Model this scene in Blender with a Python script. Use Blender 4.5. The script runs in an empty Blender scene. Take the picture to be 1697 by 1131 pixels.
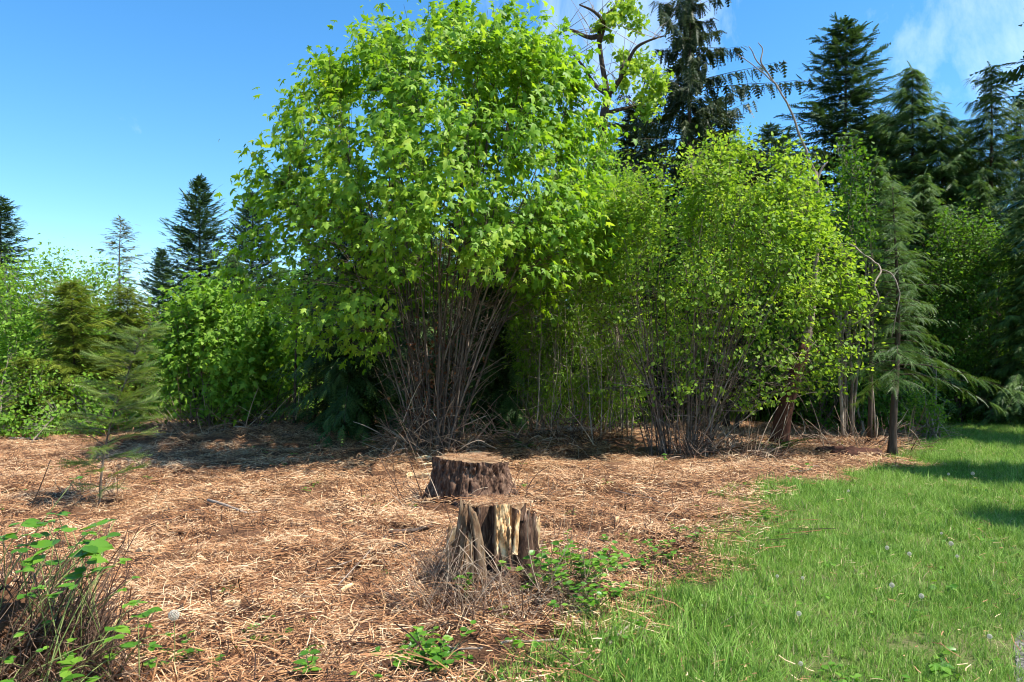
import bpy, math, random
import numpy as np
from mathutils import Vector, Matrix

# ------------------------------------------------------------------ camera, sky, sun, exposure
SC = bpy.context.scene
COL = SC.collection
F, CX, HY, CAMZ = 1225.0, 848.5, 600.0, 1.65          # focal length in photo pixels, principal column, horizon row, eye height
cam = bpy.data.cameras.new('camera')
cam.sensor_width = 36.0
cam.lens = 36.0 * F / 1697.0
cam.shift_y = (HY - 565.5) / 1697.0
cam.clip_start, cam.clip_end = 0.05, 2000.0
camo = bpy.data.objects.new('camera', cam)
camo.location = (0, 0, CAMZ)
camo.rotation_euler = (math.radians(90), 0, 0)
COL.objects.link(camo)
SC.camera = camo

SUN_EL, SUN_BACK = math.radians(56), math.radians(15)   # height; how far behind the camera's right shoulder
sdir = Vector((math.cos(SUN_EL) * math.cos(SUN_BACK), -math.cos(SUN_EL) * math.sin(SUN_BACK), math.sin(SUN_EL)))
sun = bpy.data.lights.new('sun', 'SUN')
sun.energy, sun.angle, sun.color = 4.7, math.radians(0.53), (1.0, 0.955, 0.88)
suno = bpy.data.objects.new('sun', sun)
suno.rotation_euler = sdir.to_track_quat('Z', 'Y').to_euler()
suno.location = (10, -5, 20)
COL.objects.link(suno)

W = bpy.data.worlds.new('World')
SC.world = W
W.use_nodes = True
nt = W.node_tree
nt.nodes.clear()
wo = nt.nodes.new('ShaderNodeOutputWorld')
bg = nt.nodes.new('ShaderNodeBackground')
sky = nt.nodes.new('ShaderNodeTexSky')
sky.sky_type = 'NISHITA'
sky.sun_disc = False
sky.sun_elevation = SUN_EL
sky.sun_rotation = math.atan2(sdir.x, sdir.y)
sky.air_density, sky.dust_density, sky.ozone_density = 1.0, 0.2, 3.0
bg.inputs['Strength'].default_value = 0.13
hsv = nt.nodes.new('ShaderNodeHueSaturation')
hsv.inputs['Hue'].default_value = 0.497
hsv.inputs['Saturation'].default_value = 1.3
tc = nt.nodes.new('ShaderNodeTexCoord')
mp = nt.nodes.new('ShaderNodeMapping')
mp.inputs['Location'].default_value = (7.39, 7.33, -1.33)
mp.inputs['Rotation'].default_value = (0.0, 0.5, 0.25)
mp.inputs['Scale'].default_value = (2.6, 1.5, 1.3)
n1 = nt.nodes.new('ShaderNodeTexNoise')
n1.inputs['Scale'].default_value = 1.6
n1.inputs['Detail'].default_value = 9
n1.inputs['Roughness'].default_value = 0.62
n1.inputs['Distortion'].default_value = 0.55
cr = nt.nodes.new('ShaderNodeValToRGB')
cr.color_ramp.elements[0].position = 0.555
cr.color_ramp.elements[0].color = (0, 0, 0, 1)
cr.color_ramp.elements[1].position = 0.80
cr.color_ramp.elements[1].color = (0.5, 0.5, 0.5, 1)
mx = nt.nodes.new('ShaderNodeMix')
mx.data_type = 'RGBA'
mx.inputs['B'].default_value = (7.2, 7.6, 8.2, 1)
L = nt.links.new
L(sky.outputs[0], hsv.inputs['Color'])
L(tc.outputs['Generated'], mp.inputs['Vector'])
L(mp.outputs[0], n1.inputs['Vector'])
L(n1.outputs['Fac'], cr.inputs['Fac'])
L(cr.outputs['Color'], mx.inputs['Factor'])
L(hsv.outputs[0], mx.inputs['A'])
L(mx.outputs['Result'], bg.inputs['Color'])
L(bg.outputs[0], wo.inputs['Surface'])

SC.view_settings.view_transform = 'Standard'
SC.view_settings.look = 'None'
SC.view_settings.exposure = 1.02
SC.view_settings.gamma = 1.0
SC.view_settings.use_curve_mapping = False
SC.cycles.filter_width = 1.05
SC.cycles.use_adaptive_sampling = True
SC.cycles.adaptive_threshold = 0.02
SC.cycles.max_bounces = 5
SC.cycles.diffuse_bounces = 3
SC.cycles.transmission_bounces = 3

# ------------------------------------------------------------------ small maths
def RNG(s):
    return np.random.default_rng(s)

def hash3(i):
    i = i.astype(np.int64)
    h = (i[..., 0] * 374761393 + i[..., 1] * 668265263 + i[..., 2] * 2147483647) & 0xffffffff
    h = ((h ^ (h >> 13)) * 1274126177) & 0xffffffff
    h = ((h ^ (h >> 16)) * 2246822519) & 0xffffffff
    return ((h ^ (h >> 15)) & 0xffff) / 65535.0

def vnoise(p):
    p = np.asarray(p, float)
    i = np.floor(p)
    f = p - i
    f = f * f * (3 - 2 * f)
    out = 0
    for a in (0, 1):
        for b in (0, 1):
            for c in (0, 1):
                w = (f[..., 0] if a else 1 - f[..., 0]) * (f[..., 1] if b else 1 - f[..., 1]) * (f[..., 2] if c else 1 - f[..., 2])
                out = out + w * hash3(i + np.array([a, b, c]))
    return out

def fbm(p, o=4):
    p = np.asarray(p, float)
    s, a, t = 0, 0.5, 0
    for _ in range(o):
        s = s + a * vnoise(p)
        t += a
        p = p * 2.03 + 17.7
        a *= 0.5
    return s / t

def xyz(x, y, z):
    return np.stack(np.broadcast_arrays(np.asarray(x, float), np.asarray(y, float), np.asarray(z, float)), -1)

def gh(x, y):
    """height of the ground"""
    x = np.asarray(x, float)
    y = np.asarray(y, float)
    g = lambda cx, cy, sx, sy, a: a * np.exp(-((x - cx) / sx) ** 2 - ((y - cy) / sy) ** 2)
    z = g(1.9, 9.0, 1.5, 1.6, 0.24) + g(-5.0, 15.5, 2.2, 1.6, 0.28) + g(-8.8, 17.5, 3, 2, 0.15) + g(0.8, 14.6, 1.8, 0.8, 0.22)
    z = z + g(-0.15, 5.15, 0.62, 0.55, 0.13) + g(-2.2, 3.3, 0.7, 0.7, 0.05)
    rough = 1 - lawn_w(x, y)
    near = np.clip((30 - np.hypot(x, y)) / 15, 0, 1)
    z = z + near * (0.02 + rough) * (0.20 * (fbm(xyz(x * 0.9, y * 0.9, 3.3), 2) - 0.5) + 0.18 * (fbm(xyz(x * 3.4, y * 3.4, 8.1), 2) - 0.5))
    return z

LE = np.array([(845, 1160), (860, 1131), (985, 1075), (1130, 985), (1200, 920), (1258, 850), (1300, 818), (1455, 792), (1495, 770),
               (1522, 745), (1550, 722), (1590, 708)], float)
_d = CAMZ * F / (LE[:, 1] - HY)
LEX = (LE[:, 0] - CX) / F * _d
def lawn_w(x, y):
    e = np.interp(y, _d, LEX)
    wob = 0.9 * (fbm(xyz(x * 1.3, y * 1.3, 0.5), 3) - 0.5)
    w = np.clip((x - e + wob) / 0.9 + 0.5, 0, 1)
    w = w * np.clip((20.5 - y) / 0.8, 0, 1)
    far = np.clip((y - 21.5) / 3, 0, 1)           # open meadow beyond the trees
    return np.maximum(w, far)

def PX(px, py, d):
    """a point seen at photo pixel (px, py), d metres in front of the camera"""
    return np.array([(px - CX) * d / F, d, CAMZ + (HY - py) * d / F])

def G(px, py):
    """the ground point under a photo pixel"""
    d = CAMZ * F / (py - HY)
    for _ in range(4):
        x = (px - CX) * d / F
        d = (CAMZ - float(gh(x, d))) * F / (py - HY)
    x = (px - CX) * d / F
    return np.array([x, d, float(gh(x, d))])

def GD(px, d, sink=0.03):
    x = (px - CX) * d / F
    return np.array([x, d, float(gh(x, d)) - sink])

def norm(v):
    return v / np.maximum(np.linalg.norm(v, axis=-1, keepdims=True), 1e-9)

def frames(tip, nrm):
    y = norm(tip)
    x = norm(np.cross(y, nrm))
    z = np.cross(x, y)
    return np.stack([x, y, z], -1)           # columns are the axes

def bez(p0, p1, p2, n):
    t = np.linspace(0, 1, n)[:, None]
    return (1 - t) ** 2 * p0 + 2 * t * (1 - t) * p1 + t ** 2 * p2

def catmull(pts, n):
    pts = np.asarray(pts, float)
    P = np.vstack([2 * pts[0] - pts[1], pts, 2 * pts[-1] - pts[-2]])
    out = []
    for i in range(len(pts) - 1):
        a, b, c, d = P[i:i + 4]
        for t in np.linspace(0, 1, n, endpoint=False):
            out.append(0.5 * (2 * b + (c - a) * t + (2 * a - 5 * b + 4 * c - d) * t * t + (3 * b - a - 3 * c + d) * t ** 3))
    out.append(pts[-1])
    return np.array(out)

# ------------------------------------------------------------------ mesh building
class MB:
    def __init__(s):
        s.V, s.T, s.R, s.n = [], [], [], 0
    def add(s, V, T, r=0.5):
        V = np.asarray(V, float)
        s.V.append(V)
        s.T.append(np.asarray(T, int) + s.n)
        s.R.append(np.full(len(V), r) if np.isscalar(r) else np.asarray(r, float))
        s.n += len(V)
        return s
    def tube(s, path, rad, sides=5, r=0.5, cap=True):
        path = np.asarray(path, float)
        n = len(path)
        rad = np.full(n, rad) if np.isscalar(rad) else np.asarray(rad, float)
        t = norm(np.gradient(path, axis=0))
        ref = np.array([0.13, 0.31, 0.94]) if abs(t[0][2]) < 0.9 else np.array([0.95, 0.2, 0.1])
        u = norm(np.cross(t, ref))
        v = np.cross(t, u)
        a = np.arange(sides) / sides * 2 * math.pi
        V = path[:, None] + rad[:, None, None] * (np.cos(a)[None, :, None] * u[:, None] + np.sin(a)[None, :, None] * v[:, None])
        V = V.reshape(-1, 3)
        i = np.arange(n - 1)[:, None] * sides
        j = np.arange(sides)[None]
        k = (j + 1) % sides
        q = np.stack([i + j, i + k, i + sides + k, i + sides + j], -1).reshape(-1, 4)
        T = np.vstack([q[:, [0, 1, 2]], q[:, [0, 2, 3]]])
        if cap:
            V = np.vstack([V, path[:1], path[-1:]])
            m = n * sides
            jj, kk = j[0], k[0]
            T = np.vstack([T, np.stack([jj * 0 + m, kk, jj], -1), np.stack([jj * 0 + m + 1, (n - 1) * sides + jj, (n - 1) * sides + kk], -1)])
        return s.add(V, T, r)
    def scatter(s, tV, tT, pos, Rm, sc, r):
        V = np.einsum('nij,mj->nmi', Rm, tV) * np.asarray(sc)[:, None, None] + pos[:, None]
        N, m = len(pos), len(tV)
        T = (tT[None] + (np.arange(N) * m)[:, None, None]).reshape(-1, 3)
        return s.add(V.reshape(-1, 3), T, np.repeat(r, m))
    def mesh(s, name, mat, smooth=False, extra=None):
        V = np.vstack(s.V)
        T = np.vstack(s.T)
        me = bpy.data.meshes.new(name)
        me.vertices.add(len(V))
        me.vertices.foreach_set('co', V.astype(np.float32).ravel())
        me.loops.add(T.size)
        me.loops.foreach_set('vertex_index', T.astype(np.int32).ravel())
        me.polygons.add(len(T))
        me.polygons.foreach_set('loop_start', np.arange(0, T.size, 3, dtype=np.int32))
        me.polygons.foreach_set('loop_total', np.full(len(T), 3, np.int32))
        me.update(calc_edges=True)
        me.attributes.new('rnd', 'FLOAT', 'POINT').data.foreach_set('value', np.concatenate(s.R).astype(np.float32))
        for k, v in (extra or {}).items():
            me.attributes.new(k, 'FLOAT', 'POINT').data.foreach_set('value', np.asarray(v, np.float32))
        if smooth:
            me.polygons.foreach_set('use_smooth', np.ones(len(T), bool))
        me.materials.append(mat)
        return me

def tag(o, label=None, cat=None, group=None, kind=None):
    for k, v in (('label', label), ('category', cat), ('group', group), ('kind', kind)):
        if v:
            o[k] = v
    return o

def obj(name, me, parent=None, loc=None):
    o = bpy.data.objects.new(name, me)
    COL.objects.link(o)
    if parent:
        o.parent = parent
    if loc is not None:
        o.location = loc
    return o

def thing(name, loc, label, cat, group=None, rz=0, sc=1):
    o = bpy.data.objects.new(name, None)
    o.empty_display_size = 0.2
    COL.objects.link(o)
    o.location = loc
    o.rotation_euler[2] = rz
    o.scale = (sc, sc, sc) if np.isscalar(sc) else sc
    return tag(o, label, cat, group)

# ------------------------------------------------------------------ materials
def mat_new(name):
    m = bpy.data.materials.new(name)
    m.use_nodes = True
    t = m.node_tree
    t.nodes.clear()
    return m, t, t.nodes.new('ShaderNodeOutputMaterial')

def node(t, kind, **kw):
    n = t.nodes.new(kind)
    for k, v in kw.items():
        if hasattr(n, k) and k not in n.inputs:
            setattr(n, k, v)
        else:
            n.inputs[k].default_value = v
    return n

def ramp(t, stops):
    r = t.nodes.new('ShaderNodeValToRGB')
    e = r.color_ramp.elements
    while len(e) < len(stops):
        e.new(0.5)
    for i, (p, c) in enumerate(stops):
        e[i].position = p
        e[i].color = (*c, 1)
    return r

def attr(t, name='rnd'):
    a = t.nodes.new('ShaderNodeAttribute')
    a.attribute_name = name
    return a.outputs['Fac']

def leaf_mat(name, stops, trans=0.4, tcol=(1.25, 1.25, 0.5), rough=0.45, spec=0.35, clump=0.5, cscale=1.2):
    m, t, out = mat_new(name)
    lk = t.links.new
    r = ramp(t, stops)
    geo = t.nodes.new('ShaderNodeNewGeometry')
    nz = node(t, 'ShaderNodeTexNoise', Scale=cscale, Detail=2.0)
    lk(geo.outputs['Position'], nz.inputs['Vector'])
    ma = node(t, 'ShaderNodeMath', operation='MULTIPLY_ADD')
    ma.inputs[1].default_value = clump
    sub = node(t, 'ShaderNodeMath', operation='SUBTRACT')
    sub.inputs[1].default_value = clump * 0.5
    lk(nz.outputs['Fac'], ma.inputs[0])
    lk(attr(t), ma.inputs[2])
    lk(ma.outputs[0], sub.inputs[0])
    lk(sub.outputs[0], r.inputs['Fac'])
    p = node(t, 'ShaderNodeBsdfPrincipled', Roughness=rough)
    p.inputs['Specular IOR Level'].default_value = spec
    lk(r.outputs['Color'], p.inputs['Base Color'])
    tr = t.nodes.new('ShaderNodeBsdfTranslucent')
    mu = node(t, 'ShaderNodeMix', data_type='RGBA', blend_type='MULTIPLY')
    mu.inputs['Factor'].default_value = 1
    mu.inputs['B'].default_value = (*tcol, 1)
    lk(r.outputs['Color'], mu.inputs['A'])
    lk(mu.outputs['Result'], tr.inputs['Color'])
    ms = t.nodes.new('ShaderNodeMixShader')
    ms.inputs[0].default_value = trans
    lk(p.outputs[0], ms.inputs[1])
    lk(tr.outputs[0], ms.inputs[2])
    lk(ms.outputs[0], out.inputs['Surface'])
    return m

def wood_mat(name, stops, scale=(8, 8, 1.5), bump=0.4, rough=0.85, detail=6):
    m, t, out = mat_new(name)
    lk = t.links.new
    co = t.nodes.new('ShaderNodeTexCoord')
    mp = t.nodes.new('ShaderNodeMapping')
    mp.inputs['Scale'].default_value = scale
    nz = node(t, 'ShaderNodeTexNoise', Scale=3.0, Detail=float(detail), Roughness=0.65)
    r = ramp(t, stops)
    ad = node(t, 'ShaderNodeMath', operation='MULTIPLY_ADD')
    ad.inputs[1].default_value = 0.35
    lk(co.outputs['Object'], mp.inputs['Vector'])
    lk(mp.outputs[0], nz.inputs['Vector'])
    lk(attr(t), ad.inputs[0])
    sb = node(t, 'ShaderNodeMath', operation='SUBTRACT')
    sb.inputs[1].default_value = 0.17
    lk(nz.outputs['Fac'], ad.inputs[2])
    lk(ad.outputs[0], sb.inputs[0])
    lk(sb.outputs[0], r.inputs['Fac'])
    p = node(t, 'ShaderNodeBsdfPrincipled', Roughness=rough)
    p.inputs['Specular IOR Level'].default_value = 0.2
    lk(r.outputs['Color'], p.inputs['Base Color'])
    b = node(t, 'ShaderNodeBump', Strength=bump, Distance=0.02)
    lk(nz.outputs['Fac'], b.inputs['Height'])
    lk(b.outputs[0], p.inputs['Normal'])
    lk(p.outputs[0], out.inputs['Surface'])
    return m

def litter_mat(name, stops, trans=0.0):
    m, t, out = mat_new(name)
    lk = t.links.new
    oi = t.nodes.new('ShaderNodeObjectInfo')
    geo = t.nodes.new('ShaderNodeNewGeometry')
    nz = node(t, 'ShaderNodeTexNoise', Scale=1.3, Detail=5.0, Roughness=0.6)
    lk(geo.outputs['Position'], nz.inputs['Vector'])
    a = node(t, 'ShaderNodeMath', operation='MULTIPLY_ADD')
    a.inputs[1].default_value = 0.25
    lk(oi.outputs['Random'], a.inputs[0])
    lk(attr(t), a.inputs[2])
    b = node(t, 'ShaderNodeMath', operation='MULTIPLY_ADD')
    b.inputs[1].default_value = 1.1
    lk(nz.outputs['Fac'], b.inputs[0])
    lk(a.outputs[0], b.inputs[2])
    c = node(t, 'ShaderNodeMath', operation='SUBTRACT')
    c.inputs[1].default_value = 0.675
    lk(b.outputs[0], c.inputs[0])
    r = ramp(t, stops)
    lk(c.outputs[0], r.inputs['Fac'])
    p = node(t, 'ShaderNodeBsdfPrincipled', Roughness=0.6)
    p.inputs['Specular IOR Level'].default_value = 0.25
    lk(r.outputs['Color'], p.inputs['Base Color'])
    if trans:
        tr = t.nodes.new('ShaderNodeBsdfTranslucent')
        lk(r.outputs['Color'], tr.inputs['Color'])
        ms = t.nodes.new('ShaderNodeMixShader')
        ms.inputs[0].default_value = trans
        lk(p.outputs[0], ms.inputs[1])
        lk(tr.outputs[0], ms.inputs[2])
        lk(ms.outputs[0], out.inputs['Surface'])
    else:
        lk(p.outputs[0], out.inputs['Surface'])
    return m

def flat_mat(name, col, rough=0.7):
    m, t, out = mat_new(name)
    p = node(t, 'ShaderNodeBsdfPrincipled', Roughness=rough)
    p.inputs['Base Color'].default_value = (*col, 1)
    t.links.new(p.outputs[0], out.inputs['Surface'])
    return m

M = {}
M['maple'] = leaf_mat('maple_leaf', [(0.0, (0.085, 0.19, 0.016)), (0.45, (0.19, 0.36, 0.028)), (0.8, (0.32, 0.48, 0.045)), (1.0, (0.46, 0.56, 0.08))], trans=0.5, tcol=(1.3, 1.25, 0.5), rough=0.5, spec=0.3)
M['hazel'] = leaf_mat('hazel_leaf', [(0.0, (0.11, 0.21, 0.022)), (0.5, (0.235, 0.385, 0.042)), (1.0, (0.41, 0.53, 0.09))], trans=0.5, tcol=(1.3, 1.25, 0.5), rough=0.55, spec=0.2)
M['willow'] = leaf_mat('willow_leaf', [(0.0, (0.095, 0.20, 0.024)), (0.5, (0.19, 0.34, 0.040)), (1.0, (0.33, 0.45, 0.07))], trans=0.5, rough=0.55, spec=0.2)
M['alder'] = leaf_mat('alder_leaf', [(0.0, (0.09, 0.20, 0.022)), (0.5, (0.18, 0.34, 0.036)), (1.0, (0.31, 0.46, 0.06))], trans=0.48, rough=0.55, spec=0.2)
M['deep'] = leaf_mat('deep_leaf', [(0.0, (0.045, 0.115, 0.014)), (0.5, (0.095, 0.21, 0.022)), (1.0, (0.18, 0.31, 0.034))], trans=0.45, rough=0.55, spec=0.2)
M['fir'] = leaf_mat('fir_needles', [(0.0, (0.022, 0.052, 0.022)), (0.5, (0.046, 0.094, 0.033)), (1.0, (0.095, 0.155, 0.052))], trans=0.2, rough=0.5, spec=0.3, clump=0.4, cscale=0.8)
M['hemlock'] = leaf_mat('hemlock_needles', [(0.0, (0.020, 0.036, 0.014)), (0.5, (0.042, 0.066, 0.020)), (1.0, (0.095, 0.105, 0.038))], trans=0.2, spec=0.15, clump=0.4, cscale=0.8)
M['cedar'] = leaf_mat('cedar_sprays', [(0.0, (0.050, 0.110, 0.030)), (0.5, (0.105, 0.190, 0.050)), (1.0, (0.190, 0.280, 0.085))], trans=0.3, spec=0.3)
M['cedar_dark'] = leaf_mat('dark_cedar_sprays', [(0.0, (0.026, 0.060, 0.018)), (0.5, (0.060, 0.115, 0.030)), (1.0, (0.135, 0.20, 0.048))], trans=0.25, spec=0.25)
M['cedar_gold'] = leaf_mat('golden_cedar_sprays', [(0.0, (0.07, 0.11, 0.014)), (0.5, (0.15, 0.20, 0.022)), (1.0, (0.26, 0.29, 0.035))], trans=0.3, spec=0.2)
M['cedar_grey'] = leaf_mat('grey_cedar_sprays', [(0.0, (0.10, 0.115, 0.06)), (0.5, (0.16, 0.18, 0.095)), (1.0, (0.22, 0.22, 0.12))], trans=0.25, spec=0.2)
M['sapling'] = leaf_mat('sapling_needles', [(0.0, (0.08, 0.13, 0.035)), (0.5, (0.15, 0.23, 0.05)), (1.0, (0.25, 0.32, 0.08))], trans=0.4, spec=0.3)
M['bramble'] = leaf_mat('bramble_leaf', [(0.0, (0.05, 0.15, 0.012)), (0.5, (0.10, 0.25, 0.018)), (1.0, (0.20, 0.36, 0.035))], trans=0.4, rough=0.4, spec=0.4)
M['fernleaf'] = leaf_mat('fern_leaf', [(0.0, (0.04, 0.09, 0.015)), (0.5, (0.075, 0.14, 0.022)), (1.0, (0.14, 0.20, 0.035))], trans=0.3)
M['deadleaf'] = leaf_mat('dead_leaf', [(0.0, (0.07, 0.026, 0.012)), (0.5, (0.18, 0.075, 0.03)), (1.0, (0.36, 0.20, 0.10))], trans=0.2, tcol=(1, .8, .5), spec=0.15)
M['bark_maple'] = wood_mat('maple_bark', [(0.25, (0.040, 0.030, 0.023)), (0.5, (0.105, 0.080, 0.060)), (0.75, (0.24, 0.19, 0.145))], (6, 6, 2))
M['bark_hazel'] = wood_mat('hazel_bark', [(0.25, (0.05, 0.036, 0.027)), (0.5, (0.13, 0.095, 0.07)), (0.75, (0.32, 0.25, 0.19))], (6, 6, 2))
M['bark_pale'] = wood_mat('pale_bark', [(0.25, (0.10, 0.08, 0.06)), (0.5, (0.24, 0.19, 0.14)), (0.8, (0.42, 0.36, 0.28))], (6, 6, 2))
M['bark_conifer'] = wood_mat('conifer_bark', [(0.25, (0.03, 0.021, 0.015)), (0.5, (0.075, 0.052, 0.037)), (0.8, (0.15, 0.11, 0.085))], (5, 5, 1))
M['bark_red'] = wood_mat('red_rotten_bark', [(0.25, (0.035, 0.014, 0.009)), (0.5, (0.085, 0.033, 0.020)), (0.8, (0.18, 0.085, 0.05))], (5, 5, 1), bump=0.8)
M['dead_pale'] = wood_mat('bleached_wood', [(0.25, (0.12, 0.088, 0.066)), (0.5, (0.26, 0.20, 0.15)), (0.8, (0.45, 0.37, 0.29))], (7, 7, 2))
M['twig'] = litter_mat('dead_twig', [(0.0, (0.06, 0.032, 0.021)), (0.35, (0.14, 0.080, 0.050)), (0.7, (0.28, 0.185, 0.115)), (1.0, (0.50, 0.38, 0.26))])
M['straw'] = litter_mat('straw', [(0.0, (0.030, 0.015, 0.009)), (0.25, (0.13, 0.056, 0.026)), (0.5, (0.33, 0.150, 0.062)), (0.75, (0.54, 0.295, 0.135)), (1.0, (0.78, 0.57, 0.34))], trans=0.1)
M['grass'] = litter_mat('grass', [(0.0, (0.065, 0.155, 0.020)), (0.35, (0.175, 0.32, 0.040)), (0.7, (0.29, 0.46, 0.075)), (0.9, (0.38, 0.47, 0.13)), (1.0, (0.60, 0.47, 0.26))], trans=0.4)
M['meadow'] = litter_mat('meadow', [(0.0, (0.09, 0.20, 0.02)), (0.5, (0.17, 0.33, 0.03)), (1.0, (0.3, 0.42, 0.06))], trans=0.4)
M['chip'] = wood_mat('fresh_wood', [(0.25, (0.42, 0.27, 0.12)), (0.5, (0.66, 0.47, 0.24)), (0.8, (0.82, 0.66, 0.40))], (12, 12, 3), bump=0.3)
M['seed'] = leaf_mat('seed_head', [(0, (0.56, 0.52, 0.42)), (1, (0.74, 0.70, 0.60))], trans=0.4, tcol=(1, 1, 1), clump=0)
M['stalk'] = leaf_mat('green_stalk', [(0, (0.16, 0.22, 0.06)), (1, (0.28, 0.32, 0.11))], trans=0.15, clump=0)

def stump_mat():
    m, t, out = mat_new('stump_bark_and_wood')
    lk = t.links.new
    co = t.nodes.new('ShaderNodeTexCoord')
    mp = t.nodes.new('ShaderNodeMapping')
    mp.inputs['Scale'].default_value = (26, 26, 9)
    nz = node(t, 'ShaderNodeTexNoise', Scale=1.0, Detail=8.0, Roughness=0.7)
    lk(co.outputs['Object'], mp.inputs['Vector'])
    lk(mp.outputs[0], nz.inputs['Vector'])
    r1 = ramp(t, [(0.28, (0.020, 0.011, 0.008)), (0.46, (0.080, 0.042, 0.026)), (0.58, (0.17, 0.10, 0.062)), (0.74, (0.36, 0.26, 0.19))])
    mp2 = t.nodes.new('ShaderNodeMapping')
    mp2.inputs['Scale'].default_value = (14, 14, 9)
    nz2 = node(t, 'ShaderNodeTexNoise', Scale=1.0, Detail=7.0, Roughness=0.6, Distortion=0.4)
    lk(co.outputs['Object'], mp2.inputs['Vector'])
    lk(mp2.outputs[0], nz2.inputs['Vector'])
    r2 = ramp(t, [(0.30, (0.16, 0.075, 0.035)), (0.43, (0.44, 0.24, 0.10)), (0.54, (0.72, 0.49, 0.25)), (0.72, (0.88, 0.72, 0.46))])
    lk(nz.outputs['Fac'], r1.inputs['Fac'])
    lk(nz2.outputs['Fac'], r2.inputs['Fac'])
    mx = node(t, 'ShaderNodeMix', data_type='RGBA')
    lk(attr(t, 'wood'), mx.inputs['Factor'])
    lk(r1.outputs['Color'], mx.inputs['A'])
    lk(r2.outputs['Color'], mx.inputs['B'])
    p = node(t, 'ShaderNodeBsdfPrincipled', Roughness=0.85)
    p.inputs['Specular IOR Level'].default_value = 0.2
    lk(mx.outputs['Result'], p.inputs['Base Color'])
    b = node(t, 'ShaderNodeBump', Strength=0.8, Distance=0.015)
    lk(nz.outputs['Fac'], b.inputs['Height'])
    lk(b.outputs[0], p.inputs['Normal'])
    lk(p.outputs[0], out.inputs['Surface'])
    return m
M['stump'] = stump_mat()

def ground_mat():
    m, t, out = mat_new('mulch_and_turf')
    lk = t.links.new
    geo = t.nodes.new('ShaderNodeNewGeometry')
    nb = node(t, 'ShaderNodeTexNoise', Scale=1.1, Detail=5.0, Roughness=0.6)
    nf = node(t, 'ShaderNodeTexNoise', Scale=34.0, Detail=6.0, Roughness=0.75)
    for n in (nb, nf):
        lk(geo.outputs['Position'], n.inputs['Vector'])
    s = node(t, 'ShaderNodeMath', operation='MULTIPLY_ADD')
    s.inputs[1].default_value = 0.55
    lk(nb.outputs['Fac'], s.inputs[0])
    h = node(t, 'ShaderNodeMath', operation='MULTIPLY')
    h.inputs[1].default_value = 0.6
    lk(nf.outputs['Fac'], h.inputs[0])
    lk(h.outputs[0], s.inputs[2])
    r1 = ramp(t, [(0.38, (0.035, 0.019, 0.012)), (0.52, (0.095, 0.047, 0.025)), (0.62, (0.18, 0.092, 0.048)), (0.78, (0.32, 0.195, 0.11))])
    r2 = ramp(t, [(0.38, (0.05, 0.075, 0.018)), (0.56, (0.11, 0.15, 0.034)), (0.74, (0.26, 0.22, 0.11))])
    lk(s.outputs[0], r1.inputs['Fac'])
    lk(s.outputs[0], r2.inputs['Fac'])
    mx = node(t, 'ShaderNodeMix', data_type='RGBA')
    lk(attr(t, 'lawn'), mx.inputs['Factor'])
    lk(r1.outputs['Color'], mx.inputs['A'])
    lk(r2.outputs['Color'], mx.inputs['B'])
    p = node(t, 'ShaderNodeBsdfPrincipled', Roughness=0.95)
    p.inputs['Specular IOR Level'].default_value = 0.1
    lk(mx.outputs['Result'], p.inputs['Base Color'])
    b = node(t, 'ShaderNodeBump', Strength=0.9, Distance=0.03)
    lk(nf.outputs['Fac'], b.inputs['Height'])
    lk(b.outputs[0], p.inputs['Normal'])
    lk(p.outputs[0], out.inputs['Surface'])
    return m
M['ground'] = ground_mat()

# ------------------------------------------------------------------ ground sheet and gravel drive
def axis(a, b, step, far, grow=1.28):
    c = list(np.arange(a, b + step / 2, step))
    s = step
    while c[-1] < far:
        s *= grow
        c.append(c[-1] + s)
    s = step
    while c[0] > -far:
        s *= grow
        c.insert(0, c[0] - s)
    return np.array(c)

xs, ys = axis(-10, 11, 0.1, 400), axis(2.2, 19, 0.1, 400)
gx, gy = np.meshgrid(xs, ys)
b = MB()
gz = gh(gx, gy)
V = xyz(gx, gy, gz).reshape(-1, 3)
nx = len(xs)
i = (np.arange(len(ys) - 1)[:, None] * nx + np.arange(nx - 1)[None]).ravel()
b.add(V, np.vstack([np.stack([i, i + 1, i + nx + 1], -1), np.stack([i, i + nx + 1, i + nx], -1)]))
g = obj('ground', b.mesh('ground', M['ground'], True, {'lawn': lawn_w(V[:, 0], V[:, 1])}))
tag(g, 'brown mulch covered clearing with a strip of lawn', 'ground', kind='structure')

m, t, out = mat_new('gravel')
geo = t.nodes.new('ShaderNodeNewGeometry')
vo = node(t, 'ShaderNodeTexVoronoi', Scale=55.0)
nz = node(t, 'ShaderNodeTexNoise', Scale=3.0, Detail=5.0)
rg = ramp(t, [(0.0, (0.05, 0.045, 0.038)), (0.5, (0.14, 0.125, 0.105)), (1.0, (0.27, 0.245, 0.215))])
for n in (vo, nz):
    t.links.new(geo.outputs['Position'], n.inputs['Vector'])
t.links.new(vo.outputs['Color'], rg.inputs['Fac'])
p = node(t, 'ShaderNodeBsdfPrincipled', Roughness=0.9)
bp = node(t, 'ShaderNodeBump', Strength=0.8, Distance=0.02)
t.links.new(vo.outputs['Distance'], bp.inputs['Height'])
t.links.new(bp.outputs[0], p.inputs['Normal'])
t.links.new(rg.outputs['Color'], p.inputs['Base Color'])
t.links.new(p.outputs[0], out.inputs['Surface'])
M['gravel'] = m
b = MB()
dv = norm(np.array([1.0, 1.0]))
nv = np.array([dv[1], -dv[0]])
o0 = np.array([2.46, 3.8])
u, w = np.meshgrid(np.linspace(-5, 20, 90), np.linspace(0, 1, 14))
wob = 0.25 * (vnoise(xyz(u * 2.5, 0, 4.4)) - 0.5)
off = wob * (w < 0.01) + w * 3.0
X = o0[0] + dv[0] * u + nv[0] * off
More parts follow.
